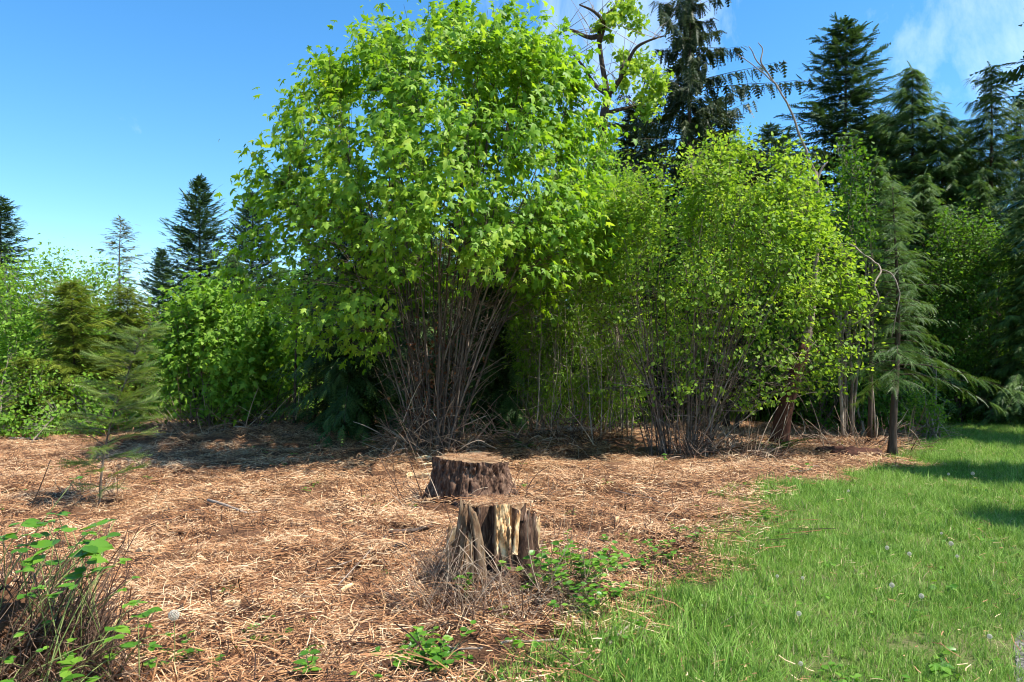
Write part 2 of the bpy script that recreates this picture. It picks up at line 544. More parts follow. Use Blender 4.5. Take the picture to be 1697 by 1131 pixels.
Y = o0[1] + dv[1] * u + nv[1] * off
V = xyz(X, Y, gh(X, Y) + 0.006).reshape(-1, 3)
i = (np.arange(13)[:, None] * 90 + np.arange(89)[None]).ravel()
b.add(V, np.vstack([np.stack([i, i + 91, i + 1], -1), np.stack([i, i + 90, i + 91], -1)]))
g = obj('gravel_drive', b.mesh('gravel_drive', M['gravel'], True))
tag(g, 'grey gravel drive edge at the bottom right corner', 'drive', kind='structure')
def on_drive(x, y):
    return (x - o0[0]) * nv[0] + (y - o0[1]) * nv[1]

# ------------------------------------------------------------------ leaf and spray templates (length 1 along +Y, face +Z)
def fan(outline, centre):
    V = np.array([centre] + outline, float)
    n = len(outline)
    return V, np.array([(0, 1 + (k + 1) % n, 1 + k) for k in range(n)])[:, ::-1]

half = [(0.10, -0.08, 0), (0.42, -0.06, -.14), (0.24, 0.16, -.03), (0.62, 0.50, -.22), (0.24, 0.42, -.04), (0.20, 0.70, -.08)]
T_MAPLE = fan([(0, 0, 0)] + half + [(0, 1.0, -.14)] + [(-x, y, z) for x, y, z in half[::-1]], (0, 0.32, 0.04))
T_OVAL = (np.array([(0, 0, 0), (0.28, 0.25, .05), (0.33, 0.6, .05), (0, 1, -.08), (-0.33, 0.6, .05), (-0.28, 0.25, .05), (0, 0.5, -.03)], float),
          np.array([(6, 0, 1), (6, 1, 2), (6, 2, 3), (6, 3, 4), (6, 4, 5), (6, 5, 0)]))
T_OV4 = (np.array([(0, 0, 0), (0.36, 0.45, .06), (0, 1, -.08), (-0.36, 0.45, .06), (0, 0.5, -.03)], float), np.array([(4, 0, 1), (4, 1, 2), (4, 2, 3), (4, 3, 0)]))
T_LANCE = (np.array([(0, 0, 0), (0.13, 0.4, .03), (0, 1, -.06), (-0.13, 0.4, .03), (0, 0.45, -.02)], float), np.array([(4, 0, 1), (4, 1, 2), (4, 2, 3), (4, 3, 0)]))
def serrated(n=7, w=0.36):
    ys_ = np.linspace(0.02, 0.98, n)
    R_ = []
    for k, y in enumerate(ys_):
        q = w * math.sin(math.pi * min(1, y ** 0.75)) * 1.0
        R_.append((q, y, 0.06 * q / w))
        if k < n - 1:
            R_.append((q * 0.86 + 0.01, y + 0.6 / n, 0.05 * q / w))
    o = [(0, 0, 0)] + R_ + [(0, 1.06, -.08)] + [(-x, y, z) for x, y, z in R_[::-1]]
    return fan(o, (0, 0.45, -0.03))
T_SERR = serrated()

def spray(n, w, ang=0.9, droop=0.15, taper=0.8, wid=0.55):
    """a flat feathered twig: a spine with pairs of narrow blades"""
    V, T = [(-.012, 0, 0), (.012, 0, 0), (0, 1, -droop)], [(0, 1, 2)]
    for k in range(n):
        y = (k + 0.4) / n
        l = w * (1 - taper * y) * (0.8 + 0.35 * ((k * 7) % 5) / 5)
        for s in (-1, 1):
            c = len(V)
            V += [(0, y, -droop * y * y), (0, y + wid / n, -droop * y * y), (s * l * math.sin(ang), y + l * math.cos(ang), -droop * y * y - 0.25 * l)]
            T.append((c, c + 1, c + 2) if s < 0 else (c + 1, c, c + 2))
    return np.array(V, float), np.array(T)
T_FIR = spray(5, 0.44, 0.8, 0.12, 0.7, 0.95)
T_CED = spray(6, 0.46, 0.75, 0.40, 0.65, 0.8)
T_CEDF = spray(11, 0.40, 0.75, 0.35, 0.75, 0.42)
T_FERN = spray(16, 0.17, 1.25, 0.45, 0.7, 0.62)

# ------------------------------------------------------------------ broadleaf trees and shrubs
def inpoly(px, py, poly):
    c = np.zeros(len(px), bool)
    j = len(poly) - 1
    for i in range(len(poly)):
        xi, yi = poly[i]
        xj, yj = poly[j]
        c ^= ((yi > py) != (yj > py)) & (px < (xj - xi) * (py - yi) / (yj - yi + 1e-9) + xi)
        j = i
    return c

def vol(poly, d, n, rng, depth=0.85, shell=0.6, soft=9, fade=0.0):
    """points in the round crown whose front outline is poly (photo pixels at d metres)"""
    poly = np.array(poly, float)
    lo, hi = poly.min(0), poly.max(0)
    out = []
    tot = 0
    while tot < n:
        q = rng.uniform(lo, hi, (n * 2, 2))
        q = q[inpoly(q[:, 0], q[:, 1], poly)]
        if fade:                                   # foliage thins out towards the foot of the crown
            q = q[rng.uniform(0, 1, len(q)) < 0.10 + 0.9 * (hi[1] - q[:, 1]) / (hi[1] - lo[1]) / fade]
        out.append(q)
        tot += len(q)
    q = np.vstack(out)[:n] + rng.normal(0, soft, (n, 2))
    rows = np.linspace(lo[1], hi[1], 60)
    xa, xb = np.zeros(60), np.zeros(60)
    gx = np.linspace(lo[0], hi[0], 160)
    for k, r in enumerate(rows):
        ins = inpoly(gx, np.full(160, np.clip(r, lo[1] + 1, hi[1] - 1)), poly)
        xa[k], xb[k] = (gx[ins].min(), gx[ins].max()) if ins.any() else (0, 0)
    a, b_ = np.interp(q[:, 1], rows, xa), np.interp(q[:, 1], rows, xb)
    hw = np.maximum((b_ - a) / 2, 6)
    s = np.clip((q[:, 0] - (a + b_) / 2) / hw, -1, 1)
    t = np.sign(rng.uniform(-1, 1, n)) * rng.uniform(0, 1, n) ** shell
    dep = t * np.sqrt(1 - s * s) * hw / F * d * depth
    return xyz((q[:, 0] - CX) / F * d, d + dep, CAMZ + (HY - q[:, 1]) / F * d)

def broadleaf(name, label, cat, base, poly, d, n_stem, n_cl, per, tmpl, size, leafmat, barkmat, seed, group=None, spread=0.2, base_r=0.3,
              r0=(0.02, 0.045), depth=0.85, droop=0.5, upn=0.8, n_leaf_parts=0, stem_parts=True, fan_k=0.35, low=0.55, twig_r=0.005, min_z=0.15, shell=0.6, dead_twigs=0, gap=0.24, n_shoot=None, along=0.6, fade=0.0, flat=0.75):
    rng = RNG(seed)
    base = np.asarray(base, float)
    C = vol(poly, d, int(n_cl / (1 - gap)), rng, depth, shell, 9, fade)
    fl = fbm(C * 1.6 + seed * 1.7, 2)
    C = C[fl > np.quantile(fl, gap)]
    n_cl = len(C)
    C[:, 2] = np.maximum(C[:, 2], base[2] + min_z)
    root = thing(name, base, label, cat, group)
    cen = np.median(C, axis=0)
    zmin, zmax = np.quantile(C[:, 2], [low, 0.985])
    cand = np.where(C[:, 2] > zmin)[0]
    if len(cand) < n_stem:
        cand = np.arange(n_cl)
    tg = C[rng.choice(cand, n_stem, replace=n_stem > len(cand))]
    S = []
    allst = MB()
    for k in range(n_stem):
        a = math.atan2(tg[k][1] - base[1], tg[k][0] - base[0]) + rng.normal(0, 0.5)
        rr = base_r * math.sqrt(rng.uniform(0.02, 1))
        p0 = base + np.array([rr * math.cos(a), rr * math.sin(a), -0.05])
        dv_ = tg[k] - p0
        p1 = p0 + np.array([dv_[0] * fan_k, dv_[1] * fan_k, dv_[2] * 0.55]) + rng.normal(0, 0.06, 3) * dv_[2] * 0.35
        path = bez(p0, p1, tg[k], 14)
        wob_ = ((vnoise(path * 1.7 + k * 3.1)[:, None] - 0.5) * 0.22 + (vnoise(path * 4.5 + k * 5.3)[:, None] - 0.5) * 0.10) * np.linspace(0.15, 1, 14)[:, None]
        path = path + wob_ * np.array([1, -0.7, 0])
        ra = rng.uniform(*r0) * (dv_[2] / max(0.5, zmax - base[2])) ** 0.5
        S.append(path)
        rad = ra * np.linspace(1, 0.22, 14)
        if stem_parts:
            mb = MB().tube(path - base, rad, 6, rng.uniform())
            for _ in range(rng.integers(1, 4)):                      # forks
                i0 = rng.integers(3, 10)
                dd_ = norm(path[i0 + 1] - path[i0]) + rng.normal(0, 0.32, 3)
                e_ = path[i0] + norm(dd_) * rng.uniform(0.5, 1.6) * min(1, dv_[2] / 3)
                mb.tube(bez(path[i0], (path[i0] + e_) / 2 + rng.normal(0, 0.05, 3), e_, 6) - base, np.linspace(rad[i0] * 0.7, rad[i0] * 0.2, 6), 5, rng.uniform())
            obj('stem', mb.mesh('stem', barkmat, True), root)
        else:
            allst.tube(path - base, rad, 5, rng.uniform())
    if not stem_parts:
        obj('stems', allst.mesh('stems', barkmat, True), root)['kind'] = 'stuff'
    S = np.array(S)
    SP = S[:, 5:].reshape(-1, 3)
    D = np.linalg.norm((C[:, None] - SP[None]) * np.array([1, 1, 0.7]), axis=2) + 2.0 * np.maximum(0, SP[None, :, 2] - C[:, None, 2] + 0.05)
    near = SP[D.argmin(1)]
    n_sh = int(n_cl * 0.16) if n_shoot is None else n_shoot        # leading shoots that break the outline
    score = np.linalg.norm((C - cen) / (np.std(C, axis=0) + 1e-3), axis=1) + rng.uniform(0, 0.5, n_cl) + 0.5 * (C[:, 2] - cen[2]) / (np.std(C[:, 2]) + 1e-3)
    top_ = np.argsort(-score)[:n_sh]
    od_ = norm((C[top_] - cen) * [0.7, 0.7, 0.25]) * 0.6 + np.array([0, 0, 0.75]) + rng.normal(0, 0.3, (n_sh, 3))
    near = np.vstack([near, C[top_]])
    C = np.vstack([C, C[top_] + norm(od_) * rng.uniform(0.6, 2.4, (n_sh, 1)) * spread * 1.3])
    n_cl = len(C)
    tw = MB()
    for k in range(n_cl):
        a, c = near[k], C[k]
        mid = (a + c) / 2 + np.array([0, 0, 0.12 * np.linalg.norm(c - a)]) + rng.normal(0, 0.03, 3)
        tw.tube(bez(a, mid, c, 4) - base, np.linspace(twig_r, twig_r * 0.4, 4), 3, rng.uniform(), cap=False)
    for k in range(dead_twigs):
        st = S[rng.integers(n_stem)]
        q = st[rng.integers(1, 9)]
        a = rng.uniform(0, 2 * math.pi)
        l = rng.uniform(0.25, 0.8)
        e = q + l * np.array([math.cos(a), math.sin(a), rng.uniform(-0.6, 0.8)])
        tw.tube(bez(q, (q + e) / 2 + rng.normal(0, 0.06, 3), e, 5) - base, np.linspace(0.006, 0.002, 5), 3, rng.uniform(0.4, 1.2), cap=False)
    obj('twigs', tw.mesh('twigs', barkmat), root)['kind'] = 'stuff'
    N = n_cl * per
    axis_ = norm(C - near + 1e-4)
    ci = np.repeat(np.arange(n_cl), per)
    sp = rng.normal(0, 1, (N, 3)) * spread * np.array([1.1, 1.1, flat])
    tl = np.minimum(np.linalg.norm(C - near, axis=1), 0.9)[ci, None]
    onb = rng.uniform(0, 1, (N, 1)) < along
    pos = C[ci] + np.where(onb, sp * 0.45 - axis_[ci] * rng.uniform(-0.1, 0.85, (N, 1)) * tl, sp)
    pos[:, 2] = np.maximum(pos[:, 2], base[2] + 0.05)
    out = norm((pos - cen) * np.array([1, 1, 0.5]) + rng.normal(0, 0.35, (N, 3)))
    ra = rng.normal(0, 1, (N, 3))
    tip = norm(out * 0.7 + norm(ra) * 0.8 + np.array([0, 0, -droop]))
    nr = norm(out * 0.55 + np.array([0, 0, upn]) + rng.normal(0, 0.45, (N, 3)))
    R = frames(tip, nr)
    sc = size * rng.uniform(0.42, 1.3, N)
    rc = rng.uniform(0, 1, n_cl)
    rn = np.clip(0.45 * rc[ci] + 0.55 * rng.uniform(0, 1, N), 0, 1)
    keep = np.ones(N, bool)
    if n_leaf_parts:
        vis = pos[:, 1] + 0.5 * rng.uniform(0, 1, N) - 0.1 * sc / size
        idx = np.argsort(vis)[:n_leaf_parts]
        keep[idx] = False
        ms = [MB().add(tmpl[0], tmpl[1], q).mesh('leaf', leafmat) for q in np.linspace(0.15, 0.9, 6)]
        for k in idx:
            o = obj('leaf', ms[int(rn[k] * 5.99)], root)
            mt = Matrix(R[k].tolist()).to_4x4()
            o.matrix_local = Matrix.Translation(Vector(pos[k] - base)) @ mt @ Matrix.Scale(float(sc[k]), 4)
    mb = MB().scatter(tmpl[0], tmpl[1], pos[keep] - base, R[keep], sc[keep], rn[keep])
    obj('foliage', mb.mesh('foliage', leafmat), root)['kind'] = 'stuff'
    return root, S

# ------------------------------------------------------------------ conifers
def conifer_mesh(seed, H, R, kind, tmpl, fol, bark, nb=190, ns=22, sl=0.55, start=0.06, up=0.35, dr=0.7, irregular=0.25, power=0.8, hang=0.0, lean=0.0, hole=0.0, tr=None):
    """trunk and foliage meshes of a conifer H m tall standing at the origin"""
    rng = RNG(seed)
    zt = np.linspace(0, 1, 14)
    path = xyz(lean * zt + 0.04 * np.sin(zt * 7 + seed), 0.04 * np.sin(zt * 5 + seed * 2), zt * H - 0.1)
    tr = tr or H * 0.013
    tb = MB().tube(path, tr * (1 - zt * 0.93) + 0.5 * tr * np.exp(-zt * 40), 8, 0.5)
    fb = MB()
    gold = rng.uniform(0, 6.28)
    dr_ = dr
    for k in range(nb):
        t = start + (1 - start) * ((k + rng.uniform(0, 1)) / nb)
        prof = (1 - t) ** power
        prof *= 1 - 0.45 * max(0, (0.22 - t)) / 0.22
        a = gold + k * 2.39996 + rng.normal(0, 0.3)
        side = 0.55 + 0.9 * float(vnoise(np.array([math.cos(a) * 1.3 + seed, math.sin(a) * 1.3, t * 6.0])))
        l = R * prof * side * (1 + rng.normal(0, irregular)) + 0.10 * R * (1 - t)
        l = max(0.12, min(l, R * 1.6))
        if hole and rng.uniform() < hole:
            l *= rng.uniform(0.2, 0.5)
        n = max(4, int(ns * (0.35 + 0.65 * l / R)))
        s = np.sort(rng.uniform(0.12, 1, n))
        s[-1] = 1
        u0 = up * (0.3 + 1.2 * t) * rng.uniform(0.6, 1.4)
        dr = dr_ * rng.uniform(0.6, 1.5)
        hz = l * s
        z = t * H + l * (u0 * s - dr * (1 - 0.6 * t) * s ** 2 + (0.25 * dr) * s ** 4)
        ca, sa = math.cos(a), math.sin(a)
        o = xyz(np.interp(t, zt, path[:, 0]) + ca * hz, np.interp(t, zt, path[:, 1]) + sa * hz, z)
        bp = xyz(np.interp(t, zt, path[:, 0]) + ca * l * zt, np.interp(t, zt, path[:, 1]) + sa * l * zt,
                 t * H + l * (u0 * zt - dr * (1 - 0.6 * t) * zt ** 2 + 0.25 * dr * zt ** 4))[::3]
        tb.tube(bp, np.linspace(0.018, 0.004, len(bp)) * (0.5 + 0.12 * H / 3) * (0.4 + 0.6 * l / R), 3, 0.4, cap=False)
        outd = np.array([ca, sa, u0 - dr * 0.5])
        sd = np.array([-sa, ca, 0.0])
        sg = np.where(np.arange(n) % 2, 1.0, -1.0)[:, None]
        wgt = rng.uniform(0.5, 1.1, (n, 1)) * (1 - 0.75 * s[:, None] ** 3)
        tip = outd * 0.75 + sd * sg * wgt + np.array([0, 0, -0.12 - hang]) + rng.normal(0, 0.16, (n, 3))
        nr = np.array([0, 0, 1.0]) + outd * 0.25 * (1 + hang * 2) + rng.normal(0, 0.3, (n, 3))
        sc = sl * (0.55 + 0.6 * rng.uniform(0, 1, n)) * (0.45 + 0.55 * (l / R) ** 0.5) * (1.15 - 0.45 * s)
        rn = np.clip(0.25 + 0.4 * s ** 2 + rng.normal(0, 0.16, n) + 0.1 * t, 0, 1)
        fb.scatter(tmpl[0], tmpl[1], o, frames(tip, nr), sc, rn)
        if hang > 0.3:                                     # curtains hanging below the branch
            m_ = n
            s2 = rng.uniform(0.1, 1, m_)
            o2 = xyz(np.interp(t, zt, path[:, 0]) + ca * l * s2, np.interp(t, zt, path[:, 1]) + sa * l * s2,
                     t * H + l * (u0 * s2 - dr * (1 - 0.6 * t) * s2 ** 2 + 0.25 * dr * s2 ** 4))
            tp = np.array([0, 0, -1.0]) + outd * 0.25 + rng.normal(0, 0.18, (m_, 3))
            fb.scatter(tmpl[0], tmpl[1], o2, frames(tp, np.array([ca, sa, 0.2]) + rng.normal(0, 0.6, (m_, 3))), sl * rng.uniform(0.5, 1.1, m_), np.clip(rng.normal(0.35, 0.2, m_), 0, 1))
    lead = frames(np.array([[0.02, 0, 1.0]]), np.array([[0.2, -1, 0.1]]))
    fb.scatter(tmpl[0], tmpl[1], path[-1:] - [[0, 0, 0.1]], lead, np.array([sl * 0.8]), np.array([0.6]))
    return tb.mesh('trunk', bark, True), fb.mesh('crown', fol)

def place_conifer(ms, name, label, px, d, group=None, rz=0.0, sc=1.0, cat='tree', X=None):
    p = GD(px, d, 0.0) if X is None else np.array([X, d, float(gh(X, d))])
    root = thing(name, p, label, cat, group, rz, sc)
    obj('trunk', ms[0], root)
    obj('crown', ms[1], root)['kind'] = 'stuff'
    return root

BC = M['bark_conifer']
FIR1 = conifer_mesh(11, 13.6, 3.5, 'fir', T_FIR, M['fir'], BC, nb=360, ns=40, sl=0.62, start=0.06, up=0.42, dr=0.55, irregular=0.30, power=0.62)
FIR2 = conifer_mesh(12, 9.5, 2.9, 'fir', T_FIR, M['fir'], BC, nb=420, ns=34, sl=0.46, start=0.04, up=0.65, dr=0.5, irregular=0.16, power=0.85)
RAG = conifer_mesh(13, 13.9, 3.2, 'hemlock', T_FIR, M['hemlock'], BC, nb=165, ns=36, sl=0.50, start=0.15, up=0.22, dr=0.55, irregular=0.45, power=0.36, hang=0.5, hole=0.45)
HEM = conifer_mesh(14, 11.2, 2.7, 'cedar', T_CED, M['cedar'], BC, nb=340, ns=36, sl=0.60, start=0.05, up=0.25, dr=0.7, irregular=0.3, power=0.66, hang=0.2)
COLU = conifer_mesh(15, 11.2, 2.3, 'cedar', T_CED, M['cedar_dark'], BC, nb=300, ns=30, sl=0.50, start=0.08, up=0.25, dr=0.6, irregular=0.32, power=0.6, hang=0.3, hole=0.2)
CEDD = conifer_mesh(16, 5.2, 1.7, 'cedar', T_CED, M['cedar_dark'], BC, nb=280, ns=26, sl=0.44, start=0.0, up=0.35, dr=0.75, irregular=0.2, power=0.6, hang=0.3)
GOLD = conifer_mesh(17, 3.5, 1.25, 'cedar', T_CED, M['cedar_gold'], BC, nb=260, ns=20, sl=0.34, start=0.02, up=0.55, dr=0.7, irregular=0.25, power=0.6, hang=0.1)
GREY = conifer_mesh(18, 7.6, 1.5, 'cedar', T_CED, M['cedar_grey'], M['bark_pale'], nb=130, ns=18, sl=0.42, start=0.2, up=0.5, dr=0.5, irregular=0.3, power=0.55, hole=0.25)
DEEP = conifer_mesh(19, 8.0, 2.4, 'fir', T_FIR, M['hemlock'], BC, nb=300, ns=32, sl=0.58, start=0.0, up=0.35, dr=0.6, irregular=0.2, power=0.7)

def hsc(ytop, d, H):
    return (CAMZ + (HY - ytop) * d / F) / H

# the conifers behind, from the left
place_conifer(FIR1, 'fir_tree', 'dark fir at the far left edge behind the hedge', 2, 46, 'conifers behind the clearing', 0.4, hsc(330, 46, 13.6))
place_conifer(GREY, 'cedar_tree', 'thin grey-green cedar rising above the left hedge', 200, 27, 'conifers behind the clearing', 1.1, hsc(362, 27, 7.6))
place_conifer(FIR2, 'fir_tree', 'broad dark fir with upswept branches, left of the big maple', 332, 30, 'conifers behind the clearing', 0.2, hsc(298, 30, 9.5))
place_conifer(FIR2, 'fir_tree', 'dark fir half hidden by the left edge of the big maple', 418, 31, 'conifers behind the clearing', 2.3, hsc(322, 31, 9.5))
place_conifer(CEDD, 'cedar_tree', 'short olive conifer in front of the broad left fir', 385, 24, 'conifers behind the clearing', 3.1, hsc(425, 24, 5.2))
place_conifer(FIR2, 'fir_tree', 'small fir seen low beside the broad left fir', 268, 33, 'conifers behind the clearing', 4.3, hsc(415, 33, 9.5))
place_conifer(RAG, 'hemlock_tree', 'tall ragged hemlock with long drooping branches above the hazel', 1142, 24, 'conifers behind the clearing', 0.5, hsc(-8, 24, 13.9))
place_conifer(DEEP, 'fir_tree', 'dark fir between the forked tree and the ragged hemlock', 1052, 29, 'conifers behind the clearing', 0.7, hsc(178, 29, 8.0))
place_conifer(DEEP, 'fir_tree', 'dark fir just right of the ragged hemlock', 1180, 30, 'conifers behind the clearing', 2.0, hsc(168, 30, 8.0))
place_conifer(DEEP, 'fir_tree', 'dark fir low behind the right side of the maple', 985, 31, 'conifers behind the clearing', 4.0, hsc(290, 31, 8.0))
place_conifer(FIR1, 'fir_tree', 'small distant fir between the hemlock and the tall right fir', 1280, 52, 'conifers behind the clearing', 1.0, hsc(210, 52, 13.6))
place_conifer(FIR1, 'fir_tree', 'tall broad dark fir right of the bare bent tree', 1400, 27, 'conifers behind the clearing', 2.6, hsc(42, 27, 13.6))
place_conifer(HEM, 'cedar_tree', 'feathery green cedar right of the tall dark fir', 1512, 25, 'conifers behind the clearing', 0.3, hsc(112, 25, 11.2))
place_conifer(HEM, 'cedar_tree', 'shorter feathery cedar between the two tall right conifers', 1562, 24.5, 'conifers behind the clearing', 2.9, hsc(185, 24.5, 11.2))
place_conifer(COLU, 'cedar_tree', 'tall narrow dark cedar near the right edge', 1642, 24, 'conifers behind the clearing', 0.0, hsc(110, 24, 11.2))
place_conifer(COLU, 'cedar_tree', 'dark cedar cut by the right edge of the picture', 1710, 21, 'conifers behind the clearing', 2.2, hsc(250, 21, 11.2))
place_conifer(HEM, 'cedar_tree', 'mid-sized green cedar below the tall dark fir', 1448, 20, 'conifers behind the clearing', 4.4, hsc(262, 20, 11.2))
place_conifer(HEM, 'cedar_tree', 'green cedar filling the gap right of the bare bent tree', 1345, 23, 'conifers behind the clearing', 1.7, hsc(300, 23, 11.2))
place_conifer(HEM, 'cedar_tree', 'green cedar below the gap between the feathery cedars', 1530, 21.5, 'conifers behind the clearing', 3.6, hsc(290, 21.5, 11.2))
place_conifer(COLU, 'cedar_tree', 'dark cedar left of the tall narrow cedar', 1598, 26, 'conifers behind the clearing', 4.6, hsc(210, 26, 11.2))
place_conifer(COLU, 'cedar_tree', 'tall dark cedar filling the right edge', 1690, 27, 'conifers behind the clearing', 5.2, hsc(160, 27, 11.2))
place_conifer(DEEP, 'fir_tree', 'dark fir behind the top of the hazel', 1240, 29, 'conifers behind the clearing', 1.2, hsc(262, 29, 8.0))
place_conifer(HEM, 'cedar_tree', 'soft green cedar low at the right edge above the lawn', 1700, 18.6, 'conifers behind the clearing', 0.9, hsc(330, 18.6, 11.2))
place_conifer(HEM, 'cedar_tree', 'soft green cedar behind the deep green broadleaf tree', 1625, 21.5, 'conifers behind the clearing', 2.1, hsc(300, 21.5, 11.2))
place_conifer(HEM, 'cedar_tree', 'green cedar filling the wood between the tall fir and the feathery cedar', 1452, 26.5, 'conifers behind the clearing', 1.4, hsc(205, 26.5, 11.2))
place_conifer(HEM, 'cedar_tree', 'green cedar filling the wood just left of the tall narrow cedar', 1592, 25.5, 'conifers behind the clearing', 4.9, hsc(235, 25.5, 11.2))
place_conifer(FIR1, 'fir_tree', 'dark fir seen just right of the tall broad fir', 1460, 32, 'conifers behind the clearing', 5.6, hsc(190, 32, 13.6))
place_conifer(CEDD, 'cedar_tree', 'dark cedar in shade behind the left stems of the maple', 585, 15.6, 'conifers behind the clearing', 0.9, hsc(330, 15.6, 5.2))
place_conifer(CEDD, 'cedar_tree', 'dark cedar in shade behind the right stems of the maple', 822, 16.2, 'conifers behind the clearing', 2.7, hsc(345, 16.2, 5.2))
place_conifer(CEDD, 'cedar_tree', 'dark cedar directly behind the maple stems', 700, 18.5, 'conifers behind the clearing', 5.1, hsc(360, 18.5, 5.2))
for k, (px, d, yt, lab) in enumerate([(520, 27, 420, 'dark young conifer behind the left skirt of the maple'), (640, 28, 370, 'dark conifer glimpsed through the left maple stems'), (760, 27, 350, 'dark conifer glimpsed through the right maple stems'),
                                      (880, 26, 330, 'dark conifer behind the left end of the thicket'), (1240, 22, 330, 'dark conifer behind the middle of the hazel'), (1320, 21, 330, 'dark conifer behind the leaning dead tree'),
                                      (1380, 19.5, 420, 'low dark conifer right of the leaning dead trunk'), (1540, 22.5, 400, 'shaded conifer just right of the young cedar'), (1640, 23, 380, 'shaded conifer under the tall narrow cedar'),
                                      (1700, 22, 420, 'shaded conifer low at the right edge behind the deep green tree'), (1100, 21, 340, 'dark conifer behind the left side of the hazel')]):
    place_conifer(DEEP, 'fir_tree', lab, px, d, 'conifers filling the wood', k * 1.3, hsc(yt, d, 8.0))
place_conifer(GOLD, 'cedar_shrub', 'yellow-green cedar shrub in the left hedge', 120, 17.2, 'golden cedar shrubs', 0.4, hsc(478, 17.2, 3.5), 'shrub')
place_conifer(GOLD, 'cedar_shrub', 'yellow-green cedar shrub right of the other, behind the fir sapling', 212, 18, 'golden cedar shrubs', 2.4, hsc(492, 18, 3.5), 'shrub')
place_conifer(GOLD, 'cedar_shrub', 'low cedar shrub at the foot of the left hedge', 45, 16.2, 'golden cedar shrubs', 1.4, hsc(600, 16.2, 3.5), 'shrub')

# trees standing just right of the frame, whose shade lies across the lawn and whose branch shows at the top right
SHADE = conifer_mesh(21, 13.0, 2.7, 'fir', T_FIR, M['fir'], BC, nb=170, ns=26, sl=0.75, start=0.34, up=0.3, dr=0.6, irregular=0.25, power=0.6)
place_conifer(SHADE, 'fir_tree', 'fir beyond the right edge with one branch tip showing top right', 0, 15.2, 'firs right of the frame', 0.3, 1.0, X=13.1)
place_conifer(SHADE, 'fir_tree', 'fir beyond the right edge shading the lawn', 0, 9.4, 'firs right of the frame', 1.9, 0.68, X=11.4)
place_conifer(SHADE, 'fir_tree', 'smaller nearer fir beyond the right edge shading the lawn', 0, 6.4, 'firs right of the frame', 3.9, 0.56, X=9.6)

# ------------------------------------------------------------------ the broadleaf shrubs and trees
maple_poly = [(395, 440), (432, 380), (418, 290), (470, 265), (490, 200), (540, 165), (575, 125), (610, 100), (635, 62), (658, 88), (690, 108), (722, 88), (738, 30), (762, 32),
              (775, 95), (806, 100), (820, 58), (838, 60), (846, 105), (872, 80), (893, 62), (910, 108), (938, 125), (955, 175), (985, 205), (1000, 260), (1012, 310), (1028, 380),
              (1020, 470), (965, 545), (890, 520), (810, 480), (740, 465), (690, 500), (645, 580), (560, 610), (480, 600), (430, 550)]
broadleaf('maple_tree', 'big many-stemmed maple with bright green leaves at the centre', 'tree', GD(718, 13.0), maple_poly, 13.0, 64, 1750, 11, T_MAPLE, 0.128,
          M['maple'], M['bark_maple'], 31, spread=0.16, base_r=0.5, r0=(0.007, 0.030), n_leaf_parts=300, fan_k=0.27, low=0.35, dead_twigs=650, depth=0.9, droop=0.75, fade=0.66, flat=0.6, gap=0.40, n_shoot=460)
hazel_poly = [(968, 470), (985, 380), (1020, 330), (1060, 300), (1120, 290), (1160, 258), (1210, 240), (1250, 285), (1290, 272), (1335, 318), (1368, 370), (1395, 425), (1418, 465),
              (1435, 515), (1430, 580), (1390, 650), (1310, 690), (1240, 680), (1180, 670), (1110, 660), (1050, 670), (1010, 660), (975, 600)]
broadleaf('hazel_shrub', 'broad fan-shaped hazel shrub with yellow-green leaves right of the maple', 'shrub', GD(1125, 12.7), hazel_poly, 12.7, 80, 2250, 12, T_OVAL, 0.074,
          M['hazel'], M['bark_hazel'], 32, gap=0.38, fade=0.7, flat=0.26, spread=0.15, base_r=0.5, r0=(0.005, 0.018), fan_k=0.36, low=0.05, dead_twigs=420, depth=0.6, droop=0.25, upn=1.1, twig_r=0.004)
broadleaf('willow_thicket', 'thicket of pale upright stems with small leaves between maple and hazel', 'shrub', GD(955, 15.0),
          [(845, 420), (890, 340), (950, 320), (1030, 330), (1060, 400), (1075, 560), (1060, 690), (960, 700), (870, 690), (850, 560)], 15.0, 60, 2600, 12, T_LANCE, 0.105,
          M['willow'], M['bark_pale'], 33, spread=0.14, base_r=1.25, r0=(0.006, 0.020), fan_k=0.6, low=0.5, dead_twigs=200, depth=0.6, droop=0.35)
broadleaf('alder_hedge', 'pale green leafy hedge at the far left', 'shrub', GD(70, 19.5),
          [(-90, 480), (-20, 455), (30, 452), (70, 440), (110, 462), (160, 470), (205, 520), (225, 600), (220, 690), (-90, 700)], 19.5, 16, 1600, 14, T_OV4, 0.095,
          M['alder'], M['bark_pale'], 34, spread=0.24, base_r=1.6, depth=0.6, low=0.4)
broadleaf('young_maple', 'young light green maple shrub right of the golden cedars', 'shrub', GD(352, 16.2),
          [(262, 600), (285, 540), (320, 510), (345, 488), (395, 490), (420, 520), (455, 560), (470, 640), (460, 690), (290, 695), (262, 660)], 16.2, 16, 760, 11, T_MAPLE, 0.125,
          M['alder'], M['bark_maple'], 35, spread=0.18, base_r=0.5, depth=0.8, low=0.4, droop=0.6)
broadleaf('young_maple', 'leafy shrub between the young maple and the dark cedar', 'shrub', GD(480, 18.0),
          [(425, 580), (450, 545), (500, 540), (545, 570), (550, 650), (535, 690), (430, 690)], 18.0, 10, 520, 11, T_MAPLE, 0.115,
          M['alder'], M['bark_maple'], 36, spread=0.2, base_r=0.5, depth=0.8, low=0.4, droop=0.6)
